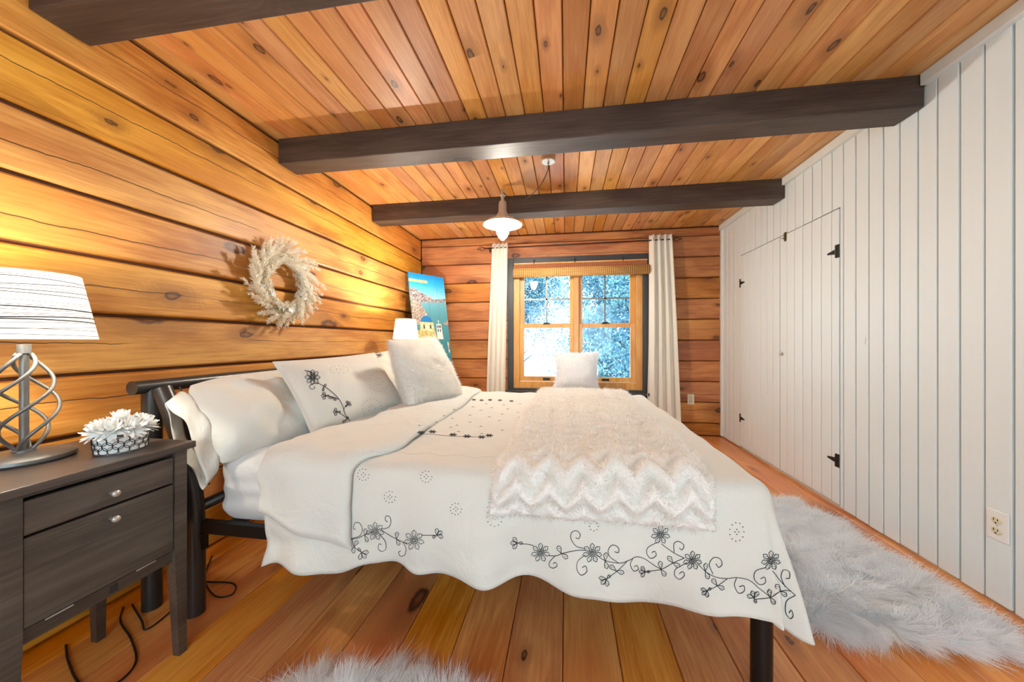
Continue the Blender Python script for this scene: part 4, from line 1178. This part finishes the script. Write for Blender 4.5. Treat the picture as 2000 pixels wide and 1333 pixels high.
for hx, hy, hz, ha in heads:
    f = empty('flower_head', (BX + hx, BY + hy, bz + hz)); f.parent = fb; f.matrix_parent_inverse = Matrix.Translation(fb.location).inverted()
    tilt = Matrix.Rotation(.65 if hz < .09 else 0, 4, Vector((-math.sin(ha), math.cos(ha), 0)))
    for ring_, (cnt, el) in enumerate(((15, -.15), (12, .25), (9, .7))):
        for i in range(cnt):
            a = 2 * PI * (i + rng.random() * .5) / cnt
            o = link('petal', pmsh[ring_], M['petal'], None, smooth=True); o.parent = f
            o.matrix_local = tilt @ Matrix.Rotation(a, 4, 'Z') @ Matrix.Rotation(-el + rng.uniform(-.2, .2), 4, 'Y') @ Matrix.Translation((.003, 0, .001 * ring_))
    # stalk down to the bowl
    o = link('stalk', MB().tube([(0, 0, 0), (-hx * .5, -hy * .5, -hz + .012)], .002, 5).mesh('stalk'), M['stem'], None); o.parent = f

# ------------------------------------------------------------------ wreath
WC = Vector((XL + .006, 1.925, 1.41))
wr = empty('wreath', WC, 'round wreath of bleached pampas plumes and small white flowers on the log wall', 'wreath')
m = MB()
for q in range(3):
    pts = [(WC.x + .03 + .008 * math.cos(5 * a + q * 2), WC.y + (.165 + .01 * math.sin(4 * a + q * 2.1)) * math.cos(a), WC.z + (.165 + .01 * math.sin(4 * a + q * 2.1)) * math.sin(a)) for a in np.linspace(0, 2 * PI, 49)]
    m.tube(pts, .006, 5, cap=False)
part(m, 'twig_ring', 'stem', wr)
def plume_mesh(seed, L=.15):
    rng = np.random.default_rng(seed); vs = []; fs = []
    for i in range(85):
        t = rng.uniform(.05, 1); base = np.array([L * t, 0, .02 * math.sin(t * 2)])
        az = rng.uniform(0, 2 * PI); ll = .038 * (1 - .65 * t) * rng.uniform(.7, 1.3) + .008
        d = np.array([.9, math.cos(az) * .75, math.sin(az) * .75]); d /= np.linalg.norm(d)
        sd = np.cross(d, rng.normal(0, 1, 3)); sd /= np.linalg.norm(sd); w = .0035
        k = len(vs); tip = base + d * ll + np.array([0, 0, 0])
        vs += [base - sd * w * .4, base + d * ll * .45 - sd * w, tip, base + d * ll * .45 + sd * w]; fs.append((k, k + 1, k + 2, k + 3))
    mb = MB().add(vs, fs); mb.tube([(0, 0, 0), (L * .5, 0, .02 * math.sin(1)), (L, 0, .02 * math.sin(2))], .0012, 4)
    return mb.mesh('plume')
pl = [plume_mesh(s_, .12 + .02 * (s_ % 3)) for s_ in range(6)]
rng = random.Random(3)
for i in range(120):
    a = 2 * PI * i / 120 + rng.uniform(-.04, .04); layer = i % 3
    r0 = (.135, .165, .19)[layer] + rng.uniform(-.012, .012)
    o = link('plume', pl[i % 6], M['plume'], None); o.parent = wr
    p = Vector((.028 + rng.uniform(-.008, .03), r0 * math.cos(a), r0 * math.sin(a)))
    # clockwise sweep with inner, middle and outer sprays
    tang = Vector((0, -math.sin(a), math.cos(a))) * (-1); radv = Vector((0, math.cos(a), math.sin(a)))
    d = (tang + radv * ((-.12, .22, .62)[layer] + rng.uniform(-.15, .15)) + Vector((rng.uniform(.0, .35), 0, 0))).normalized()
    zax = (Vector((1, 0, 0)) - d * d.x).normalized(); yax = zax.cross(d)
    R = Matrix((d, yax, zax)).transposed().to_4x4()
    o.matrix_local = Matrix.Translation(p) @ R @ Matrix.Scale(rng.uniform(.72, 1.0), 4)
def floret(seed):
    mb = MB()
    for i in range(5):
        a = 2 * PI * i / 5; c, s_ = math.cos(a), math.sin(a)
        q = [(0, 0, 0), (.008, .005, .003), (.015, 0, .005), (.008, -.005, .003)]
        mb.add([(x * c - y * s_, x * s_ + y * c, z) for x, y, z in q], [(0, 1, 2, 3)])
    return mb.mesh('floret')
flm = floret(1)
for i in range(70):
    a = rng.choice((rng.uniform(-PI * .95, -PI * .05), rng.uniform(-.5, .9))) ; r0 = rng.uniform(.13, .2)
    o = link('floret', flm, M['petal'], None); o.parent = wr
    o.matrix_local = Matrix.Translation((rng.uniform(.05, .08), r0 * math.cos(a), r0 * math.sin(a))) @ Matrix.Rotation(PI / 2 + rng.uniform(-.6, .6), 4, 'Y') @ Matrix.Rotation(rng.uniform(-.6, .6), 4, 'X') @ Matrix.Scale(rng.uniform(.8, 1.4), 4)

# ------------------------------------------------------------------ painting on boards leaning in the corner
TL = Vector((-1.735, 3.655, 1.82)); TR = Vector((-1.468, 4.05, 1.82))
S_ = (TR - TL); PWID = S_.length; S_.normalize()
lean = Vector((.83, -.56, 0)).normalized(); lean = (lean - S_ * lean.dot(S_)).normalized()
DN = (Vector((0, 0, -1)) + lean * .17).normalized(); NRM = S_.cross(DN)
if NRM.dot(lean) < 0: NRM = -NRM
PHT = (1.82 - .004) / abs(DN.z)
paint = empty('painting', tuple(TL + DN * PHT + S_ * PWID / 2), 'tall blue sea and white church painting on boards leaning in the corner', 'painting')
def pic(poly, lift, name, mat, parent, depth=.001):
    """poly in (s metres from left, t metres from top)"""
    n = len(poly); w = lambda p, l: TL + S_ * p[0] + DN * p[1] + NRM * l
    vs = [w(p, lift) for p in poly] + [w(p, lift + depth) for p in poly]
    fs = [tuple(range(n)), tuple(range(n, 2 * n))[::-1]] + [(i, n + i, n + (i + 1) % n, (i + 1) % n) for i in range(n)]
    me = MB().add(vs, fs).mesh(name)
    bm = bmesh.new(); bm.from_mesh(me); bmesh.ops.recalc_face_normals(bm, faces=bm.faces); bm.to_mesh(me); bm.free()
    return link(name, me, mat, parent)
def pic_mat():
    t = NT('painted_sea_and_sky'); tc = t.node('ShaderNodeTexCoord'); sp_ = t.node('ShaderNodeSeparateXYZ'); t.set(sp_, Vector=tc.outputs['Object'])
    n = t.noise(t.vmul(tc.outputs['Object'], (6, 6, 1.5)), 6.0, 4.0)
    z = t.math('ADD', sp_.outputs[2], t.math('MULTIPLY', t.math('SUBTRACT', n, .5), .05))
    r = t.node('ShaderNodeValToRGB'); cr = r.color_ramp
    t.set(r, Fac=t.ss(z, 1.0, 1.82)); t.l.new(t.math('DIVIDE', t.math('SUBTRACT', z, .62), 1.2), r.inputs[0])
    cr.elements[0].position = .0; cr.elements[0].color = sRGB(40, 110, 140)
    cr.elements[1].position = .99; cr.elements[1].color = sRGB(10, 140, 214)
    for pos, c in ((.35, (62, 138, 152)), (.60, (86, 158, 172)), (.74, (110, 178, 194)), (.752, (168, 220, 240)), (.82, (120, 206, 240)), (.90, (44, 178, 232))):
        e = cr.elements.new(pos); e.color = sRGB(*c)
    t.P(Base_Color=r.outputs[0], Roughness=.55); return t.m
M['pic'] = pic_mat()
nb = 4
for i in range(nb):
    a, b = PWID * i / nb + .0008, PWID * (i + 1) / nb - .0008
    pic([(a, 0), (b, 0), (b, PHT), (a, PHT)], -.016, 'board', M['pic'], paint, .016)
for t0 in (.15, 1.0, 1.6): pic([(.02, t0), (PWID - .02, t0), (PWID - .02, t0 + .05), (.02, t0 + .05)], -.030, 'batten', M['stand'], paint, .014)
def rock(name, a, b, sc):
    t = NT(name); tc = t.node('ShaderNodeTexCoord'); n = t.noise(tc.outputs['Object'], sc, 4.0, .7); t.P(Base_Color=t.mix(t.ss(n, .4, .62), a, b), Roughness=.7); return t.m
M['rock1'] = rock('painted_ridge', sRGB(96, 88, 96), sRGB(206, 190, 186), 60)
M['rock2'] = rock('painted_cliff', sRGB(110, 92, 86), sRGB(226, 208, 190), 90)
M['wallp'] = rock('painted_wall', sRGB(226, 206, 140), sRGB(244, 236, 200), 30)
M['hillp'] = rock('painted_slope', sRGB(190, 176, 96), sRGB(228, 214, 160), 30)
M['domep'] = plain('painted_dome', sRGB(28, 128, 196), .5)
M['whitep'] = plain('painted_white', sRGB(240, 240, 232), .5)
M['goldp'] = plain('painted_banner', sRGB(206, 186, 140), .5)
W_ = PWID
pic([(0, .19), (.05, .175), (.10, .20), (.17, .235), (.24, .26), (.30, .29), (.38, .28), (W_, .265), (W_, .31), (.12, .34), (0, .36)], .0002, 'ridge', M['rock1'], paint)
pic([(0, .30), (.11, .335), (.15, .40), (.20, .47), (.19, .52), (.06, .60), (0, .62)], .0006, 'cliff', M['rock2'], paint)
pic([(.06, .66), (.28, .66), (.30, .78), (.36, .84), (.38, .96), (.0, 1.0), (0, .74)], .0010, 'slope', M['hillp'], paint)
pic([(.09, .565), (.265, .565), (.272, .665), (.085, .665)], .0014, 'church_wall', M['wallp'], paint)
pic([(.175 + .075 * math.cos(a), .565 - .075 * math.sin(a)) for a in np.linspace(0, PI, 14)], .0018, 'dome', M['domep'], paint)
pic([(.172, .46), (.178, .46), (.178, .495), (.172, .495)], .0018, 'cross', M['whitep'], paint)
for a in (.13, .215): pic([(a, .60), (a + .008, .59), (a + .016, .60), (a + .016, .64), (a, .64)], .0022, 'church_window', M['slot'], paint)
pic([(.305, .58), (.37, .58), (.385, .76), (.30, .76)], .0018, 'bell_tower', M['whitep'], paint)
pic([(.334, .535), (.340, .535), (.340, .58), (.334, .58)], .0018, 'cross', M['whitep'], paint)
pic([(.326, .545), (.348, .545), (.348, .551), (.326, .551)], .0019, 'cross', M['whitep'], paint)
for a, b in ((.313, .60), (.332, .60), (.351, .60), (.316, .645), (.345, .645)): pic([(a, b), (a + .006, b - .008), (a + .012, b), (a + .012, b + .028), (a, b + .028)], .0030, 'tower_opening', M['slot'], paint)
pic([(.40, .575), (.44, .55), (W_, .53), (W_, .585), (.42, .59)], .0006, 'islet', M['rock2'], paint)
pic([(.435, .80), (.445, .79), (.452, .80), (.46, .90), (.452, .93), (.44, .90)], .0006, 'boat', M['wallp'], paint)
pic([(.440, .83), (.452, .83), (.456, .89), (.444, .89)], .0018, 'boat_deck', M['rock1'], paint)
pic([(-.004, .072), (.24, .072), (.24, .105), (-.004, .105)], .0006, 'banner', M['goldp'], paint)

# ------------------------------------------------------------------ pendant lamp
PX, PY = -.510, 2.80
pen = empty('pendant_lamp', (PX, PY, ZC), 'brushed nickel pendant lamp with white dish shade and lit glass jar', 'pendant lamp')
part(MB().lathe([(0, 0), (.048, 0), (.048, -.036), (.044, -.041), (.008, -.041), (.006, -.062), (0, -.062)], (-.118, 2.40, ZC - .0005), 28), 'canopy', 'nickel', pen, auto=True)
pts = catmull([(-.118, 2.40, ZC - .06), (-.125, 2.41, ZC - .10), (-.19, 2.50, ZC - .165), (-.30, 2.62, ZC - .19), (-.42, 2.73, ZC - .15), (-.50, 2.79, ZC - .06), (PX, PY, ZC - .035), (PX, PY, ZC - .06)], 8)
part(MB().tube(pts, .0032, 6), 'cord', 'cord', pen, smooth=True)
hk = [(PX, PY + .004, ZC), (PX, PY + .004, ZC - .014)] + [(PX, PY + .004 - .010 * math.sin(a), ZC - .024 + .010 * math.cos(a)) for a in np.linspace(0, PI * 1.4, 9)]
part(MB().tube(hk, .0022, 6), 'hook', 'nickel', pen)
part(MB().lathe([(0, 2.292), (.014, 2.290), (.016, 2.245), (.022, 2.243), (.022, 2.236), (.014, 2.234), (.013, 2.195), (.026, 2.190), (.032, 2.175), (.034, 2.11), (.040, 2.095), (.060, 2.06), (.062, 2.045), (.040, 2.04), (0, 2.04)], (PX, PY, 0), 28), 'lamp_body', 'nickel', pen, auto=True)
M['enamel'] = plain('white_enamel', sRGB(236, 234, 224), .35)
part(MB().lathe([(.055, 2.052), (.075, 2.046), (.12, 2.030), (.157, 2.002), (.158, 1.998), (.155, 1.999), (.118, 2.025), (.075, 2.040), (.055, 2.045)], (PX, PY, 0), 40, close=True), 'shade', 'enamel', pen, auto=True)
part(MB().lathe([(.050, 2.046), (.054, 2.01), (.054, 1.965), (.048, 1.93), (.034, 1.90), (.012, 1.876), (0, 1.870)], (PX, PY, 0), 24), 'glass_jar', 'bulb', pen, smooth=True)
for i in range(3):
    a = 2 * PI * i / 3 + .4
    part(MB().tube([(PX + .056 * math.cos(a), PY + .056 * math.sin(a), 2.05), (PX + .085 * math.cos(a), PY + .085 * math.sin(a), 2.075), (PX + .09 * math.cos(a), PY + .09 * math.sin(a), 2.045)], .003, 5), 'thumb_screw', 'nickel', pen)

# ------------------------------------------------------------------ power cords on the floor
def cordobj(pts, label):
    o = MB().tube(catmull(pts, 8), .0032, 6).build('power_cord', M['cord'], smooth=True)
    tag(o, label, 'cord', 'power cords'); return o
cordobj([(-1.70, .95, .004), (-1.60, .90, .004), (-1.45, .845, .004), (-1.36, .86, .004), (-1.38, .93, .004), (-1.50, 1.0, .004), (-1.64, 1.06, .004), (-1.72, 1.12, .004)], 'black power cord looped on the floor under the bedside table')
cordobj([(-1.71, 1.32, .004), (-1.58, 1.29, .004), (-1.42, 1.30, .004), (-1.36, 1.245, .004), (-1.42, 1.225, .004), (-1.56, 1.30, .0105), (-1.70, 1.45, .004)], 'black power cord on the floor under the head of the bed')
cordobj([(-1.70, 1.135, .004), (-1.56, 1.07, .0105), (-1.50, 1.045, .004), (-1.51, 1.13, .004), (-1.54, 1.22, .0105), (-1.72, 1.4, .004)], 'black power cord coiled on the floor between bed post and wall')

# ------------------------------------------------------------------ outdoors
gr = MB().box(-40, 40, YB + .6, 60, -3.2, -3.0).build('ground', plain('pale_gravel', sRGB(225, 222, 215), .9)); struct(gr)
M['leafA'] = plain('leaf_green', sRGB(84, 128, 134), .6); M['leafB'] = plain('leaf_dark', sRGB(36, 84, 106), .6)
M['bark'] = plain('bark', sRGB(60, 70, 80), .9)
def tree(x, y, h, rx, seed, N, label, cz=None, sv=None):
    cz = cz if cz is not None else -3 + h * .58; sv = sv or h * .42
    rng = np.random.default_rng(seed)
    root = empty('tree', (x, y, -3.0), label, 'tree', 'trees outside the window')
    m = MB().tube([(x, y, -3.0), (x + .1, y, -3 + h * .4), (x - .1, y + .1, -3 + h * .85)], [.16, .11, .04], 8)
    for i in range(7):
        a = rng.uniform(0, 6.28); z = -3 + h * rng.uniform(.3, .8)
        m.tube([(x, y, z), (x + rx * .5 * math.cos(a), y + rx * .5 * math.sin(a), z + .4), (x + rx * .9 * math.cos(a), y + rx * .9 * math.sin(a), z + .7)], [.05, .03, .01], 5)
    part(m, 'trunk', 'bark', root)
    for mt, fr in (('leafA', .55), ('leafB', .45)):
        n = int(N * fr); nc = 70
        cc = rng.normal(0, 1, (nc, 3)); cc /= np.linalg.norm(cc, axis=1, keepdims=True); cc *= rng.uniform(.35, 1, (nc, 1)) * np.array([rx, rx, sv])
        cc += np.array([x, y, cz])
        P = cc[rng.integers(0, nc, n)] + rng.normal(0, .22, (n, 3))
        d = rng.normal(0, 1, (n, 3)); d /= np.linalg.norm(d, axis=1, keepdims=True); s_ = np.cross(d, rng.normal(0, 1, (n, 3))); s_ /= np.linalg.norm(s_, axis=1, keepdims=True)
        l = rng.uniform(.05, .11, (n, 1))
        V = np.stack([P, P + d * l * .5 + s_ * l * .3, P + d * l, P + d * l * .5 - s_ * l * .3], 1).reshape(-1, 3)
        F = (np.arange(n) * 4)[:, None] + np.arange(4)[None]
        o = link('foliage', np_mesh('foliage', V, [F]), M[mt], root); o['kind'] = 'stuff'
tree(1.55, 9.0, 7.5, 1.7, 1, 24000, 'leafy tree standing close behind the right window sash')
tree(-1.95, 13.0, 9.0, 2.2, 2, 32000, 'leafy tree standing further back behind the left window sash', 3.1, 2.6)
tree(6.2, 16.0, 9.0, 2.4, 3, 18000, 'leafy tree at the back towards the closet side')
tree(1.7, 18.3, 9.5, 2.6, 4, 30000, 'tall leafy tree farthest back behind both window sashes', 3.2, 3.8)
tree(-7.5, 16.5, 9.0, 2.4, 5, 15000, 'leafy tree behind the left curtain side of the window')
